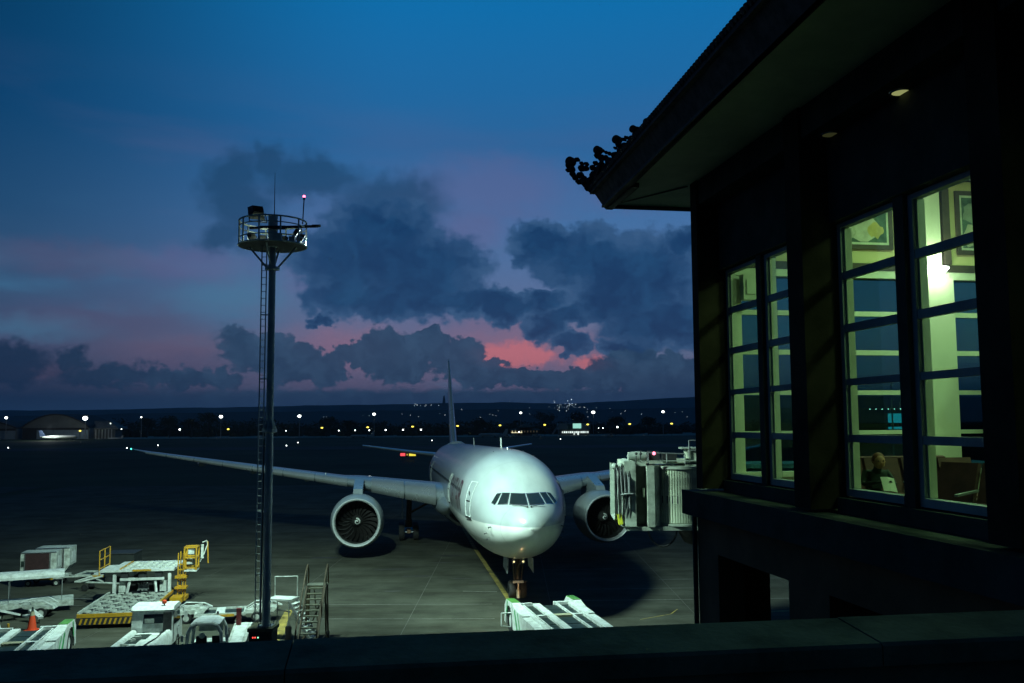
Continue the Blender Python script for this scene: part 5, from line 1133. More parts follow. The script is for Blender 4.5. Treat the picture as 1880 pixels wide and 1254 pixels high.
# what shows through the far glazing: lit screens and lamps of the next building
nb_ = thing('neighbour_hall', 'unlit hall far behind the terminal with blue screens and a lamp row', 'building', (92, 190, 0), .1)
MB().bm((-34, 0, 0), (40, 20, 9)).build('wall', M['hangar_dark'], nb_); MB().bm((-36, -2, 9.01), (42, 22, 9.8)).build('roof', M['hangar_dark'], nb_)
for x in (-30.5, -15.5): MB().bm((x, -.4, 5.0+3.5), (x+3.2, -.1, 11.7)).build('screen', emat('blue_screen', (.05, .6, .85), .8), nb_)
for i in range(7): MB().ball((-19.5+i*1.3, -.6, 12.6), .10, 6).build('roof_lamp', M['lamp_w'], nb_)
for x, r_, z in ((-14.2, .5, 1.9), (-16.0, .35, 2.2), (-18.6, .25, 2.2), (-31.5, .5, 6.0), (-27.2, .25, 2.2)): MB().ball((x, -2.5, z), r_, 8).build('wall_lamp', M['lamp_w'], nb_)
pl_ = thing('street_lamp', 'thin lamp column seen through the terminal end glazing', 'light pole', (53.5, 130, 0)); MB().tube((0, 0, 0), (0, 0, 16), .16, 8, .1).build('column', M['steel'], pl_); MB().bm((-.9, -.2, 15.9), (.3, .2, 16.1)).build('lamp_head', M['steel'], pl_)

# ================================================================== PARAPET AND TERRACE UNDER THE CAMERA
pw = thing('parapet', 'dark concrete parapet running across the whole foreground', 'parapet', (0, 4.385, 0), math.atan(.148))
r = random.Random(4); x = -14.0
while x < 12:
    L_ = 2.6; dz_ = r.uniform(-.004, .004); MB().prism([(-.42, 9.235+dz_), (-.405, 9.25+dz_), (-.012, 9.28+dz_), (0, 9.268+dz_), (.0, 9.152), (-.42, 9.152)], x+.003, x+L_-.003, 'X').build('coping', M['cap'], pw); x += L_
MB().bm((-14, -.38, 8.6), (12, -.03, 9.149)).build('upstand', M['cap'], pw)
MB().bm((-14, -.30, 0), (12, -.05, 8.19)).build('lower_wall', M['wall'], pw)
td = MB().bm((-14, -9, 8.2), (12, -.06, 8.58)).build('terrace_deck', M['cap'], None, False, (0, 4.385, 0), math.atan(.148)); structure(td)

# ================================================================== GROUND SUPPORT EQUIPMENT
def wheel(parent, c, r, w, hub='white', axis='X', nm='wheel'):
    b = MB().lathe([(r*.55, -w/2), (r*.9, -w/2), (r, -w*.3), (r, w*.3), (r*.9, w/2), (r*.55, w/2)], axis, 22, c); o = b.build(nm, M['tyre'], parent, True)
    h_ = MB().lathe([(0.0, -w*.38), (r*.3, -w*.42), (r*.56, -w*.40), (r*.56, w*.40), (r*.3, w*.42), (0, w*.38)], axis, 16, c).build('hub', M[hub], o, True); return o
# --- big towbarless aircraft tractor
def aircraft_tractor(loc, rz, label):
    t = thing('aircraft_tractor', label, 'aircraft tug', loc, rz, 'low white aircraft tractors')
    W_, L_ = 1.75, 4.1; zt = 1.40
    MB().bm((-W_+.45, -L_+.3, .35), (W_-.45, 2.6, 1.12)).build('chassis', M['dark'], t)
    # side bodies with open wheel arches (polygons in y,z extruded in x)
    for sg in (-1, 1):
        xa, xb = (W_-.42, W_) if sg > 0 else (-W_, -W_+.42)
        n = 8; arch = [(2.55+.78*math.cos(PI*i/n), .35+.98*math.sin(PI*i/n)) for i in range(n+1)]
        MB().prism([(3.62, .40), (3.55, 1.20), (3.2, 1.52), (2.0, 1.56), (1.2, 1.38), (-.2, 1.36), (-.2, .42)]+[(p[0], p[1]) for p in reversed(arch)], xa, xb, 'X').build('rear_fender', M['white'], t)
        n = 8; arch = [(-2.3+.70*math.cos(PI*i/n), .35+.80*math.sin(PI*i/n)) for i in range(n+1)]
        MB().prism([(-.22, .42), (-.22, 1.30), (-1.6, 1.30), (-3.4, 1.26), (-L_, .95), (-L_, .45)]+[(p[0], p[1]) for p in arch[::-1]][::-1][::-1], xa, xb, 'X').build('front_fender', M['white'], t)
        wheel(t, (sg*(W_-.26), 2.55, .62), .62, .44); wheel(t, (sg*(W_-.26), -2.3, .56), .56, .42)
        g = MB()
        for (y0, z0, y1, z1, w_) in ((3.1, .8, 2.9, 1.50, .16), (.8, .5, 1.35, 1.34, .20), (.2, .6, .75, 1.30, .12)): g.bar((sg*(W_+.006), y0, z0), (sg*(W_+.006), y1, z1), .012, w_)
        g.build('green_stripe', M['green'], t)
        MB().prism([(3.22, 1.525), (1.98, 1.565), (1.98, 1.59), (3.2, 1.55)], xa+.02, xb-.02, 'X').build('green_fender_top', M['lime'], t)
        MB().bm((sg*(W_-.6)-.03, -L_+.1, 1.2), (sg*(W_-.6)+.03, 2.0, 1.44)).build('deck_rail', M['white'], t)
    # deck: white beams, recessed dark panels
    xs = (-1.30, -.62, .28, .98, 1.30)
    for x, w_ in ((-1.28, .16), (-.42, .34), (.62, .07), (1.28, .16)): MB().bm((x-w_/2, -3.6, 1.20), (x+w_/2, 2.4, zt)).build('deck_beam', M['white'], t)
    for (a, c) in ((-1.20, -.59), (-.25, .585), (.655, 1.20)):
        for (y0, y1) in ((-3.5, -2.0), (-1.9, -.5), (-.1, 1.1), (1.2, 2.3)): MB().bm((a+.01, y0, 1.15), (c-.01, y1, 1.30)).build('deck_panel', M['panel'], t)
    MB().bm((-.25, -.5, 1.22), (.585, -.11, 1.385)).build('belt_strip', M['tan'], t); MB().bm((-1.2, -.42, 1.22), (-.59, -.18, 1.385)).build('cross_bar', M['white'], t); MB().bm((.655, -.42, 1.22), (1.2, -.18, 1.385)).build('cross_bar', M['white'], t)
    MB().bm((-1.36, 2.401, 1.1), (-.6, 2.6, 1.42)).bm((.5, 2.401, 1.1), (1.36, 2.6, 1.42)).build('rear_beam', M['white'], t)
    MB().bm((-1.75, -4.35, .9), (1.75, -4.11, 1.25)).bm((-1.75, -4.3, .4), (1.75, -4.12, .88)).build('front_beam', M['white'], t)
    MB().lathe([(0, 0), (.10, .0), (.10, .16), (0, .2)], 'Z', 12, (.5, -4.2, 1.26)).build('beacon', M['orange'], t)
    # rear fork with cradle for the nose wheel
    for sg in (-1, 1): MB().bm((sg*.95-.12, 2.6, .22), (sg*.95+.12, 6.0, .48)).build('fork_arm', M['dark'], t)
    MB().bm((-.82, 5.0, .20), (.82, 6.1, .38)).build('cradle', M['dark'], t)
    MB().tube((-1.15, 3.9, .3), (-1.15, 3.9, 1.35), .05, 8).build('marker_post', M['yellow'], t)
    MB().path([(-2.25, 2.0, .5), (-2.25, 2.0, 1.1), (-1.76, 2.0, 1.1)], .03, 6).tube((-2.25, 2.0, .5), (-1.76, 2.4, .35), .03, 6).build('side_handrail', M['white'], t)
    return t
tug = aircraft_tractor((2.05, 43.9, 0), rad(12.8), 'low white and green aircraft tractor under the nose wheel of the airliner')
dup(tug, (-20.75, 38.9, 0), rad(13.5), 'low white aircraft tractor in the bottom left corner, in front of the orange cone')
point('tug_work_light', (.05, 50.6, 1.0), 7, (1, .62, .28), .08)
l = spot('tug_side_lamp', (-.3, 45.9, .62), (-7, 48.5, 0.0), 55, 60, .8, (1, .5, .22), .05)
l = spot('tug_rear_lamp', (.1, 49.6, .9), (.22, 52.4, .9), 75, 36, .5, (1, .74, .42), .05)
# --- flatbed tow truck with cab
def tow_truck(loc, rz, label):
    t = thing('tow_truck', label, 'truck', loc, rz)
    # local: +y = front (cab), bed to -y
    MB().prism([(.0, .55), (0, 1.30), (.10, 2.02), (.22, 2.10), (1.15, 2.12), (1.45, 2.02), (1.85, 1.32), (1.98, 1.2), (2.02, .55)], -.86, .86, 'X').build('cab', M['white'], t)
    MB().prism([(.02, 2.06), (.20, 2.20), (1.2, 2.22), (1.52, 2.08), (1.5, 2.03), (.05, 2.0)], -.90, .90, 'X').build('cab_roof', M['white'], t)
    MB().add([(-.36, -.012, 1.50), (.48, -.012, 1.50), (.48, .058, 1.88), (-.36, .058, 1.88)], [(0, 1, 2, 3)]).build('rear_window', M['glassdark'], t)
    MB().bm((-.30, -.03, 1.52), (.1, -.015, 1.7)).build('window_sticker', M['dirty_white'], t)
    for sg in (-1, 1):
        MB().prism([(.32, 1.36), (.36, 1.95), (1.12, 1.97), (1.38, 1.9), (1.62, 1.36)], sg*.862-.01, sg*.862+.01, 'X').build('side_window', M['glassdark'], t)
        MB().prism([(.25, .62), (.28, 1.98), (.31, 1.98), (.29, .62)], sg*.87-.012, sg*.87+.012, 'X').build('door_seam', M['dark'], t)
        MB().bm((sg*.9-.02, 1.0, 1.12), (sg*.9+.02, 1.15, 1.16)).build('door_handle', M['alu'], t)
        MB().tube((sg*.9, 1.6, 1.5), (sg*1.08, 1.62, 1.55), .02).bm((sg*1.1-.07, 1.58, 1.42), (sg*1.1+.07, 1.64, 1.72)).build('mirror', M['white'], t)
        wheel(t, (sg*.74, 1.15, .40), .40, .26, 'alu'); wheel(t, (sg*.74, -2.55, .40), .40, .26, 'alu')
        # bed side wall, rounded top
        MB().prism([(sg*.60, .95), (sg*.62, 1.17), (sg*.68, 1.24), (sg*.82, 1.24), (sg*.90, 1.14), (sg*.92, .62), (sg*.60, .62)], -3.55, -.05, 'Y').build('bed_side', M['white'], t, True)
        MB().bm((sg*.93-.01, -3.3, .7), (sg*.93+.01, -2.6, 1.05)).build('green_mark', M['green'], t)
    MB().bm((-.6, -3.5, .66), (.6, -.05, 1.10)).build('bed_floor', M['white'], t)
    MB().bm((-.57, -1.3, 1.101), (.10, -.35, 1.115)).bm((-.59, -2.1, 1.101), (-.1, -1.35, 1.115)).build('bed_mat', M['panel'], t)
    MB().bm((-.9, -3.72, .55), (.9, -3.52, 1.0)).build('tail_beam', M['white'], t)
    MB().path([(.50, -.3, 1.14), (.53, -1.3, 1.14), (.42, -2.0, 1.14), (.36, -3.0, 1.14)], .03, 6).build('rope', M['dark'], t)
    for x, y, a in ((-.3, -1.2, .3), (-.42, -2.6, -.4), (-.1, -2.9, .8), (-.35, -1.7, 1.2)): MB().box((x, y, 1.17), (.36, .10, .10), a).build('chock', M['dirty_white'], t)
    MB().bm((.52, -.16, 1.1), (.86, -.02, 2.0)).build('exhaust_stack', M['dark'], t)
    MB().bm((-.8, -3.6, .4), (.8, 1.9, .62)).build('chassis', M['dark'], t)
    bo = MB().tube((.45, .3, 2.2), (.45, .3, 2.3), .03).build('beacon_post', M['dark'], t); MB().lathe([(.10, 2.3), (.10, 2.42), (0, 2.46)], 'Z', 12, (.45, .3, 0)).build('beacon', M['orange'], t)
    return t
tow_truck((-16.0, 41.6, 0), rad(7), 'white flatbed tow truck with small cab and orange beacon, seen from behind')
# --- open canopy tow tractor
t = thing('baggage_tractor', 'small white baggage tractor with open hooped canopy left of the mast plinth', 'tractor', (-12.9, 39.6, 0), rad(8))
def hoop(y):
    return MB().path([(-.72, y, .9), (-.66, y, 1.62), (-.52, y, 1.92), (-.3, y, 2.0), (.3, y, 2.0), (.52, y, 1.92), (.66, y, 1.62), (.72, y, .9)], .07, 8)
hoop(-.55).build('canopy_hoop', M['white'], t, True); hoop(.75).build('canopy_hoop', M['white'], t, True)
MB().prism([(-.6, 1.97), (-.35, 2.08), (.35, 2.08), (.6, 1.97)], -.55, .78, 'Y').build('canopy', M['white'], t)
MB().prism([(-1.25, .35), (-1.25, .95), (-.6, 1.05), (-.55, .35)], -.72, .72, 'X').build('hood', M['white'], t)
MB().bm((-.72, -.5, .35), (.72, 1.0, .62)).build('body', M['dark'], t); MB().bm((-.72, .75, .62), (.72, 1.5, .98)).build('rear_body', M['white'], t)
MB().add([(-.60, -.52, 1.1), (.60, -.52, 1.1), (.56, -.5, 1.86), (-.56, -.5, 1.86)], [(0, 1, 2, 3)]).build('windscreen', M['glass'], t)
for x in (-.33, .33): MB().bm((x-.22, .2, .62), (x+.22, .62, .80)).build('seat_cushion', M['dark'], t); MB().bm((x-.22, .60, .8), (x+.22, .68, 1.25)).build('seat_back', M['dark'], t)
MB().box((0.05, .72, 1.62), (1.0, .03, .34)).build('rear_panel', M['white'], t); MB().ball((-.25, .3, 1.35), .13, 8).build('sun_visor_bag', M['white'], t)
c = [(.30*math.cos(2*PI*i/12)*.6-.3, -.18+.06*math.sin(2*PI*i/12), 1.05+.18*math.sin(2*PI*i/12)) for i in range(13)]
MB().path(c, .018, 5).tube((-.3, -.2, 1.05), (-.3, -.45, .8), .03).build('steering_wheel', M['dark'], t)
for sg in (-1, 1):
    wheel(t, (sg*.62, -.85, .36), .36, .24); wheel(t, (sg*.62, 1.05, .36), .36, .24)
    MB().ball((sg*.55, -1.27, .72), .10, 8).build('headlight', M['alu'], t); MB().tube((sg*.72, -.5, 1.5), (sg*.9, -.5, 1.45), .02).bm((sg*.9-.05, -.52, 1.3), (sg*.9+.05, -.48, 1.55)).build('mirror', M['white'], t)
# --- low belt wagon right of the tractor, with red and black posts
t = thing('equipment_wagon', 'pale wedge shaped equipment wagon with a dark red post beside the mast plinth', 'wagon', (-12.15, 41.6, 0), rad(8))
MB().prism([(-1.6, .5), (1.3, .5), (1.3, 1.25), (.9, 1.3), (-1.6, .75)], -.32, .45, 'X').build('body', M['dirty_white'], t)
MB().prism([(-1.5, .8), (.9, 1.31), (.9, 1.33), (-1.5, .82)], -.2, .3, 'X').build('top_plate', M['white'], t)
MB().bm((-.2, .6, 1.3), (.0, .8, 2.0)).build('red_post', mat('dark_red_post', (.2, .03, .03), .6), t); MB().bm((-.42, -.6, .4), (-.34, -.1, 1.35)).bm((.55, -.3, .4), (.70, -.1, 1.4)).build('black_post', M['black'], t)
for sg in (-1, 1): wheel(t, (sg*.42, -.9, .32), .32, .2, 'dark'); wheel(t, (sg*.42, .9, .32), .32, .2, 'dark')
# --- pallet dollies
def pallet_dolly(loc, rz, L, Wd, label):
    t = thing('pallet_dolly', label, 'dolly', loc, rz, 'flat pallet dollies on the apron')
    z = .56
    MB().bm((-L/2, -Wd/2, z-.10), (L/2, -Wd/2+.09, z+.04)).bm((-L/2, Wd/2-.09, z-.10), (L/2, Wd/2, z+.04)).bm((-L/2, -Wd/2+.09, z-.10), (-L/2+.09, Wd/2-.09, z+.04)).bm((L/2-.09, -Wd/2+.09, z-.10), (L/2, Wd/2-.09, z+.04)).build('frame', M['dirty_white'], t)
    MB().bm((-.22, -Wd/2+.09, z-.08), (.22, Wd/2-.09, z+.05)).build('centre_plate', M['white'], t)
    MB().bm((-L/2+.09, -Wd/2+.09, z-.12), (-.22, Wd/2-.09, z-.06)).bm((.22, -Wd/2+.09, z-.12), (L/2-.09, Wd/2-.09, z-.06)).build('deck_panel', M['panel'], t)
    MB().bm((-.1, -Wd/2-.03, z-.14), (L*.28, -Wd/2-.002, z-.02)).build('yellow_edge', M['yellow'], t)
    MB().bm((-.16, -Wd/2-.05, z+.04), (-.04, -Wd/2+.08, z+.14)).build('stop_block', M['dark'], t)
    for sx in (-1, 1):
        for sy in (-1, 1): wheel(t, (sx*L*.34, sy*Wd*.4, .2), .2, .12, 'dirty_white', 'Y')
    MB().tube((L/2, 0, z-.1), (L/2+.9, 0, .42), .05, 6).tube((L/2, -.5, z-.05), (L/2+.7, 0, .45), .04, 6).tube((L/2, .5, z-.05), (L/2+.7, 0, .45), .04, 6).build('drawbar', M['dirty_white'], t)
    return t
pd = pallet_dolly((-15.25, 49.0, 0), rad(14), 2.5, 1.7, 'flat pallet dolly with dark panels just left of the mast foot')
def cargo_trailer(loc, rz, label, grp='small light trailers'):
    t = thing('trailer', label, 'trailer', loc, rz, grp)
    MB().prism([(-.75, .46), (.75, .5), (.95, .72), (-.6, .62)], -.5, .5, 'Y').build('bed', M['dirty_white'], t)
    MB().path([(-.7, -.5, .62), (-.2, -.5, .92), (.7, -.5, .86), (1.15, 0, .75), (.7, .5, .86), (-.2, .5, .92), (-.7, .5, .62)], .035, 6).build('rail', M['white'], t)
    MB().box((.1, 0, .74), (.8, .5, .14), .2).box((.45, .1, .86), (.4, .14, .06), .7).build('load', M['dirty_white'], t)
    for sy in (-1, 1): wheel(t, (-.1, sy*.45, .28), .28, .14, 'dirty_white', 'Y')
    MB().tube((.9, 0, .5), (1.6, 0, .36), .04, 6).build('drawbar', M['dark'], t); return t
ct = cargo_trailer((-13.35, 49.4, 0), rad(10), 'small pale trailer hitched between the flat dolly and the mast')
dup(ct, (-16.9, 49.0, 0), rad(12), 'small pale trailer between the tow truck cab and the flat dolly')
dup(ct, (-16.75, 39.0, 0), rad(-60), 'dark small trailer standing left of the tow truck bed')
dup(ct, (-18.0, 38.6, 0), rad(150), 'low trailer end just showing over the parapet left of the tow truck')
dup(ct, (-25.4, 50.6, 0), rad(190), 'small pale trailer behind the orange cone under the canopied cart')
# --- container dolly row and air cargo containers
for (x, y, a, lb) in ((-30.2, 60.6, .12, 'flat pallet dolly under the white air cargo container'), (-35.2, 60.9, .05, 'flat pallet dolly at the left edge, left of the cargo container'), (-34.4, 57.2, -.1, 'flat pallet dolly at the left edge, nearer than the cargo container'), (-27.2, 61.6, .0, 'empty flat pallet dolly right of the cargo container')):
    dup(pd, (x, y, 0), a, lb)
def container(loc, rz, label):
    t = thing('cargo_container', label, 'container', loc, rz, 'white air cargo containers')
    P_ = [(-.72, 0), (.72, 0), (1.05, .45), (1.05, 1.6), (-1.05, 1.6), (-1.05, .45)]
    MB().prism(P_, -.75, .75, 'Y').build('shell', M['dirty_white'], t)
    MB().bm((-.78, -.79, .06), (.62, -.755, 1.54)).build('curtain', M['maroon'], t)
    MB().bm((-1.0, -.785, .75), (-.8, -.755, 1.1)).build('label_plate', M['panel'], t)
    for z in (.02, 1.57): MB().bm((-1.04 if z > 1 else -.74, -.80, z), (1.04 if z > 1 else .74, -.755, z+.05)).build('edge_rail', M['alu'], t)
    for x in (.66, -.82): MB().bm((x, -.81, .05), (x+.05, -.757, 1.55)).build('door_post', M['alu'], t)
    MB().bm((1.052, -.3, .6), (1.07, .3, 1.3)).build('side_panel', M['white'], t)
    return t
co = container((-30.2, 59.9, .63), rad(14), 'white air cargo container with a dark red curtain at far left')
dup(co, (-30.3, 62.0, .63), rad(10), 'second white air cargo container, standing behind the curtained one')
# --- canopied baggage cart
t = thing('baggage_cart', 'long baggage cart with a pale curved canopy on thin posts at the left edge', 'cart', (-27.5, 51.6, 0), rad(26))
L = 5.0
n = 8; b = MB(); vs = []
for i in range(n+1):
    a = PI*i/n; vs += [(-L/2, -.75*math.cos(a), 2.0+.22*math.sin(a)), (L/2, -.75*math.cos(a), 2.0+.22*math.sin(a))]
b.add(vs, [(2*i, 2*i+1, 2*i+3, 2*i+2) for i in range(n)]); b.bm((-L/2, -.76, 1.86), (L/2, -.74, 2.0)).bm((-L/2, .74, 1.86), (L/2, .76, 2.0)); b.build('canopy', M['white'], t, True)
for x in (-2.4, -.2, 2.4):
    for y in (-.72, .72): MB().tube((x, y, .6), (x, y, 1.9), .022, 6).build('post', M['steel'], t)
MB().bm((-L/2, -.8, .50), (L/2+.5, .8, .62)).build('bed', M['dirty_white'], t); MB().bm((-L/2, -.82, .30), (L/2+.5, -.78, .60)).build('side_rail', M['dirty_white'], t)
for x in (-1.8, 1.8):
    for y in (-.65, .65): wheel(t, (x, y, .26), .26, .16, 'dirty_white', 'Y')
MB().tube((L/2+.5, 0, .5), (L/2+1.5, 0, .4), .05).build('drawbar', M['dark'], t)
for (x, y, a, lb, d) in ((-26.6, 49.5, .9, 'white folded ramp plate lying left of the orange cone', (1.1, .5, .10)), (-24.9, 49.0, -.5, 'bent white ramp plate beside the orange cone', (.9, .3, .12))):
    o = thing('ramp_plate', lb, 'ramp', (x, y, 0), a, 'loose white ramp plates'); MB().box((0, 0, .45), d, 0, 0, .35).build('plate', M['white'], o); MB().box((-d[0]*.5-.2, 0, .30), (.5, d[1], d[2]*.8)).build('lip', M['white'], o)
    for sx in (-1, 1): MB().tube((sx*.3, 0, 0), (sx*.3, 0, .42), .03).build('leg', M['dark'], o)
# cone on the ground
t = thing('traffic_cone', 'orange traffic cone with a pale collar among the carts at left', 'cone', (-24.15, 47.2, 0))
MB().bm((-.21, -.21, 0), (.21, .21, .05)).build('base', M['orange'], t); MB().lathe([(.17, .05), (.085, .55)], 'Z', 18).build('body', M['orange'], t, True)
MB().lathe([(.087, .55), (.055, .70)], 'Z', 18).build('collar', M['tan'], t, True); MB().lathe([(.054, .70), (.025, .86), (0, .87)], 'Z', 18).build('tip', M['panel'], t, True)
t.scale = (1.35, 1.35, 1.35)
# --- tow bar
t = thing('tow_bar', 'long pale tow bar lying behind the canopied cart', 'tow bar', (-26.0, 58.4, 0), rad(-5)); MB().tube((-1.4, 0, .5), (2.0, 0, .42), .06, 8).build('bar', M['dirty_white'], t); MB().path([(-1.4, 0, .5), (-.6, .45, .75), (.4, .1, .5)], .06, 6).tube((-.9, -.3, .55), (.2, .4, .8), .06).build('head', M['dirty_white'], t)
for y in (-.4, .4): wheel(t, (-.5, y, .22), .22, .12, 'dark', 'Y')
# --- dark box trailer behind the loader
t = thing('box_trailer', 'dark box trailer standing left behind the cargo loader', 'trailer', (-25.6, 61.5, 0), rad(6)); MB().bm((-.9, -.9, .5), (.9, .9, 1.9)).build('box', mat('dark_green_box', (.012, .016, .015), .7), t); MB().bm((-.94, -.96, 1.905), (.94, .94, 1.95)).build('lid', M['dark'], t)
for x in (-.6, .6):
    for y in (-.8, .8): wheel(t, (x, y, .3), .3, .18, 'dark', 'Y')
# --- cargo loader
M['deckgrey'] = mat('worn_deck_plate', (0.17, 0.19, 0.17), 0.6, 0.1, 0.3, 5, dirt=(0.05, 0.05, 0.045))
t = thing('cargo_loader', 'white cargo loader with roller deck, yellow rails and yellow control platform', 'cargo loader', (-20.75, 50.6, 0), rad(9))
MB().bm((-1.62, -2.7, .30), (1.62, 3.2, .60)).build('lower_frame', M['dark'], t); MB().bm((-1.75, -2.9, .62), (1.75, 2.9, .70)).build('main_deck', M['deckgrey'], t)
rol = MB().bm((-.16, -.035, 0), (.16, .035, .07)).mesh('roller', M['dirty_white']); blk = MB().box((0, 0, .03), (.14, .10, .06)).mesh('ball_block', M['dark'])
r = random.Random(8); k_ = 0
for iy in range(19):
    for ix in range(8):
        x = -1.48+ix*.42+(.1 if iy % 2 else 0); y = -2.7+iy*.30
        if x > 1.6: continue
        if (ix+iy) % 3 == 0: link('ball_block', blk, t, (x, y, .703), r.uniform(-.1, .1))
        else: link('roller', rol, t, (x, y, .703), r.choice((.25, -.25, .5)))
MB().bm((-1.76, -2.98, .56), (1.76, -2.905, .74)).build('front_rail', M['yellow'], t)
b = MB(); b.bm((-1.76, -3.02, .20), (1.76, -2.92, .54)); b.build('bumper', M['dark'], t)
for i in range(15):
    x = -1.64+i*.235; MB().prism([(x, .22), (x+.10, .22), (x+.2, .52), (x+.10, .52)], -3.03, -3.022, 'Y').build('hazard_stripe', M['yellow'], t)
for sg in (-1, 1): MB().bm((sg*1.72-.04, -2.9, .701), (sg*1.72+.04, 2.9, .82)).build('side_guide', M['dirty_white'] if sg < 0 else M['yellow'], t)
# lifting frame and hydraulics under the bridge deck
for x in (-1.5, 1.5): MB().bm((x-.08, 2.95, .5), (x+.08, 3.15, 1.75)).build('frame_post', M['white'], t)
for x in (-.72, .72): MB().bar((x*1.1, 2.96, .72), (x*.95, 3.1, 1.42), .12, .10).build('lift_arm', M['white'], t)
MB().bm((-1.2, 2.96, 1.40), (1.2, 3.1, 1.54)).build('cross_member', M['white'], t)
for x in (-1.12, 1.12): MB().bm((x-.18, 3.2, .72), (x+.18, 3.4, 1.3)).build('side_box', M['dirty_white'], t)
MB().bm((-1.0, 3.5, .7), (1.0, 3.7, 1.5)).build('engine_bay', M['black'], t)
h_ = MB()
for i in range(9): h_.tube((r.uniform(-.45, .45), 3.42, .75), (r.uniform(-.45, .45), 3.42, 1.2), .035, 5)
h_.box((.0, 3.42, .95), (.6, .06, .25)).build('hydraulics', M['steel'], t)
for x in (-.98, 0, .9): MB().bm((x-.2, 3.0, 1.50), (x+.2, 3.2, 1.88)).build('hanger_block', M['dark'], t)
MB().bm((-1.75, 2.9, 1.90), (1.75, 6.3, 2.02)).build('bridge_deck', M['white'], t); MB().bm((-2.35, 2.92, 1.90), (-1.76, 5.2, 1.99)).build('side_walkway', M['white'], t)
for iy in range(8):
    for ix in range(7):
        if (ix+iy) % 2: link('roller', rol, t, (-.95+ix*.40, 3.15+iy*.36, 2.022), r.choice((.3, -.3, .5)))
MB().bm((-.5, 2.84, 1.93), (.5, 2.895, 2.03)).build('yellow_lip', M['yellow'], t); MB().bar((-1.2, 3.0, 2.06), (-1.2, 6.0, 2.06), .08, .06).build('yellow_guide', M['yellow'], t)
g = MB()
for y in (2.95, 4.0, 5.1): g.tube((-2.32, y, 1.99 if y > 3 else 1.7), (-2.32, y, 3.1), .035, 6)
for z in (2.1, 2.6, 3.1): g.tube((-2.32, 2.95, z), (-2.32, 5.1, z), .03, 6)
g.build('guard_rail', M['yellow'], t)
for x in (-1.2, 1.2):
    for y in (-2.0, 1.2, 4.8): wheel(t, (x, y, .34), .34, .3, 'dark')
c_ = MB()
for x, y in ((2.0, 2.8), (2.28, 2.8), (2.0, 3.5), (2.28, 3.5), (2.42, 2.8)): c_.bm((x-.03, y-.03, .5), (x+.03, y+.03, 2.9))
for z in (.75, 1.05, 1.35, 1.65, 1.95, 2.25): c_.bm((1.98, 2.82, z-.02), (2.40, 2.9, z+.03))
c_.build('ladder_tower', M['yellow'], t)
for a_, c__ in (((1.86, 2.6, .9), (2.5, 3.2, 1.02)), ((1.86, 2.6, 1.5), (2.5, 3.2, 1.62)), ((1.8, 2.4, .28), (2.5, 3.4, .5))): MB().bm(a_, c__).build('step_plate', M['yellow'], t)
k_ = MB()
for x in (2.35, 3.0):
    for y in (2.7, 3.5): k_.bm((x-.04, y-.04, 1.95), (x+.04, y+.04, 3.2))
for z in (2.02, 2.6, 3.17):
    for y in (2.7, 3.5): k_.bm((2.35, y-.04, z), (3.0, y+.04, z+.08))
    for x in (2.35, 3.0): k_.bm((x-.04, 2.7, z), (x+.04, 3.5, z+.08))
k_.build('control_cage', M['yellow'], t); MB().bm((2.33, 2.68, 1.86), (3.04, 3.52, 1.945)).build('cage_floor', M['white'], t)
MB().box((2.68, 2.85, 2.95), (.34, .2, .26), .3).box((2.6, 2.9, 2.4), (.3, .1, .3), .1).build('control_panel', M['dirty_white'], t)
MB().path([(3.1, 3.4, 2.3), (3.3, 3.3, 2.7), (3.5, 3.4, 3.3), (3.45, 3.4, 3.5), (3.2, 3.4, 3.4)], .035, 6).bm((3.15, 3.3, 2.5), (3.3, 3.36, 3.3)).build('folding_gate', M['dirty_white'], t); MB().tube((3.55, 3.4, 2.2), (3.5, 3.4, 3.45), .035, 6).build('gate_post', M['yellow'], t)
b = MB(); b.bm((1.8, 1.6, .3), (2.45, 2.6, .6)); b.build('outrigger_box', M['yellow'], t)
# --- maintenance stairs, brown steel
t = thing('maintenance_stairs', 'brown steel maintenance stairs on wheels with tall handrails right of the mast', 'stairs', (-9.35, 44.2, 0), rad(3))
for sg in (-1, 1):
    x = sg*.42
    MB().bar((x, -2.3, .25), (x, .35, 2.55), .07, .14).build('stringer', M['brown'], t)
    MB().path([(x*1.1, -2.3, .3), (x*1.12, -2.3, 1.1), (x*1.12, .3, 3.3), (x*1.12, .75, 3.52), (x*1.12, .95, 3.3), (x*1.12, 1.05, 2.6)], .035, 6).tube((x*1.12, .3, 2.6), (x*1.12, .3, 3.3), .03, 6).tube((x*1.12, -1.0, 1.4), (x*1.12, -1.0, 2.2), .025, 6).build('handrail', M['brown'], t)
    for y in (.4, 1.05): MB().tube((x*1.15, y, .2), (x, y, 2.55), .045, 6).build('leg', M['brown'], t)
    MB().tube((x*1.1, -2.2, .3), (x*1.15, 1.1, .3), .045, 6).tube((x*1.14, .4, .35), (x*1.05, 1.05, 2.4), .025, 5).build('side_brace', M['brown'], t)
    for y in (-2.0, 1.0): wheel(t, (x*1.2, y, .17), .17, .08, 'dark')
for i in range(11):
    f = (i+.5)/11.0; MB().bm((-.38, -2.3+2.65*f-.11, .27+2.3*f), (.38, -2.3+2.65*f+.11, .31+2.3*f)).build('tread', M['tread'], t)
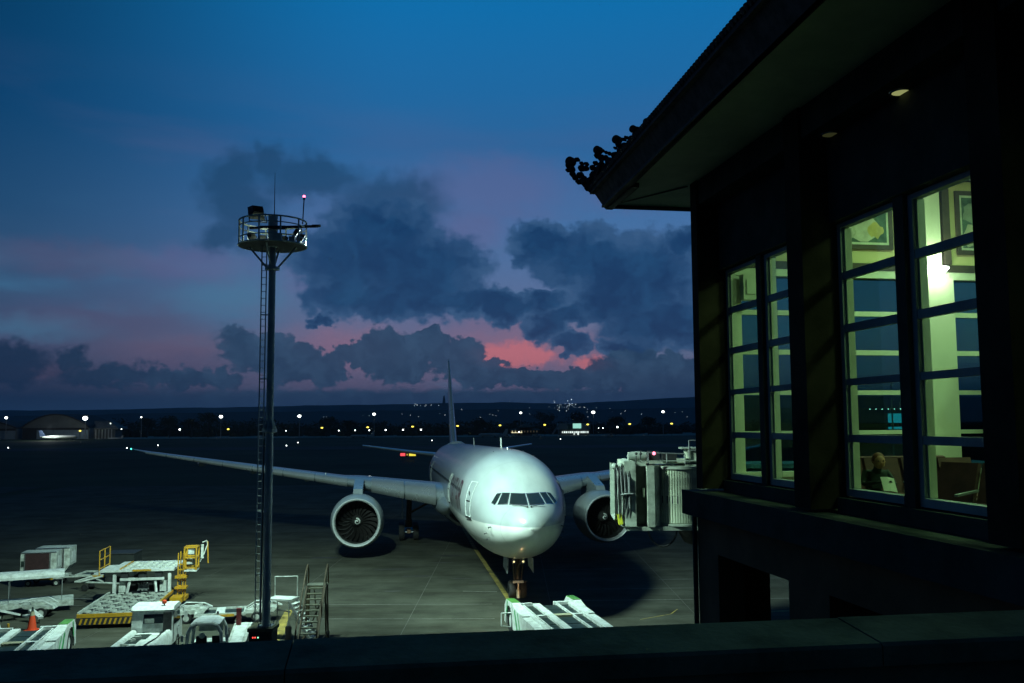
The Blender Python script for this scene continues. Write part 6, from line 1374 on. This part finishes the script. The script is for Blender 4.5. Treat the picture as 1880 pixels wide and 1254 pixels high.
MB().bm((-.46, .35, 2.53), (.46, 1.1, 2.60)).build('top_platform', M['tread'], t); MB().tube((-.42, .7, .35), (.42, .7, 2.4), .03, 5).tube((.42, -1.2, .35), (-.1, .4, 2.45), .03, 5).build('cross_brace', M['brown'], t)
# --- white steps next to them
t = thing('boarding_steps', 'bright white access steps behind the mast, descending to the right', 'stairs', (-10.75, 44.9, 0), rad(-14))
MB().bm((-.95, -.4, 1.88), (.30, .45, 1.96)).build('platform', M['white'], t)
for i in range(10):
    f = (i+.5)/10; MB().bm((.30+1.0*f-.13, -.42, 1.80-1.7*f), (.30+1.0*f+.13, .30, 1.84-1.7*f)).build('tread', M['white'], t)
MB().bar((.28, -.45, 1.82), (1.38, -.45, .1), .04, .12).bar((.28, .34, 1.82), (1.38, .34, .1), .04, .12).build('stringer', M['steel'], t)
MB().path([(-.95, .42, 1.96), (-.95, .42, 2.86), (.24, .42, 2.92), (.24, .42, 1.96)], .03, 6).build('guard_rail', M['dirty_white'], t)
for x in (-.8, .2):
    for y in (-.35, .4): MB().tube((x, y, 0), (x, y, 1.88), .03, 6).build('leg', M['steel'], t)
# bollard beside the yellow line, hose cart
t = thing('bollard', 'short black bollard by the yellow line right of the mast plinth', 'bollard', (-10.0, 41.8, 0)); MB().lathe([(.14, 0), (.14, 1.25), (.1, 1.32), (0, 1.34)], 'Z', 14).build('post', M['black'], t, True); MB().lathe([(.2, 0), (.2, .04), (.14, .05)], 'Z', 14).build('base_ring', M['dark'], t)

# ================================================================== EVENING HAZE
hzm = bpy.data.materials.new('haze'); hzm.use_nodes = True; t_ = hzm.node_tree; t_.nodes.clear()
pv = t_.nodes.new('ShaderNodeVolumePrincipled'); pv.inputs['Color'].default_value = (.75, .85, 1, 1); pv.inputs['Density'].default_value = 0.00006; pv.inputs['Anisotropy'].default_value = 0.2
ov = t_.nodes.new('ShaderNodeOutputMaterial'); t_.links.new(pv.outputs[0], ov.inputs['Volume'])
hzo = MB().bm((-12500, -305, -1.2), (12500, 14100, 420)).build('haze', hzm); hzo['kind'] = 'stuff'
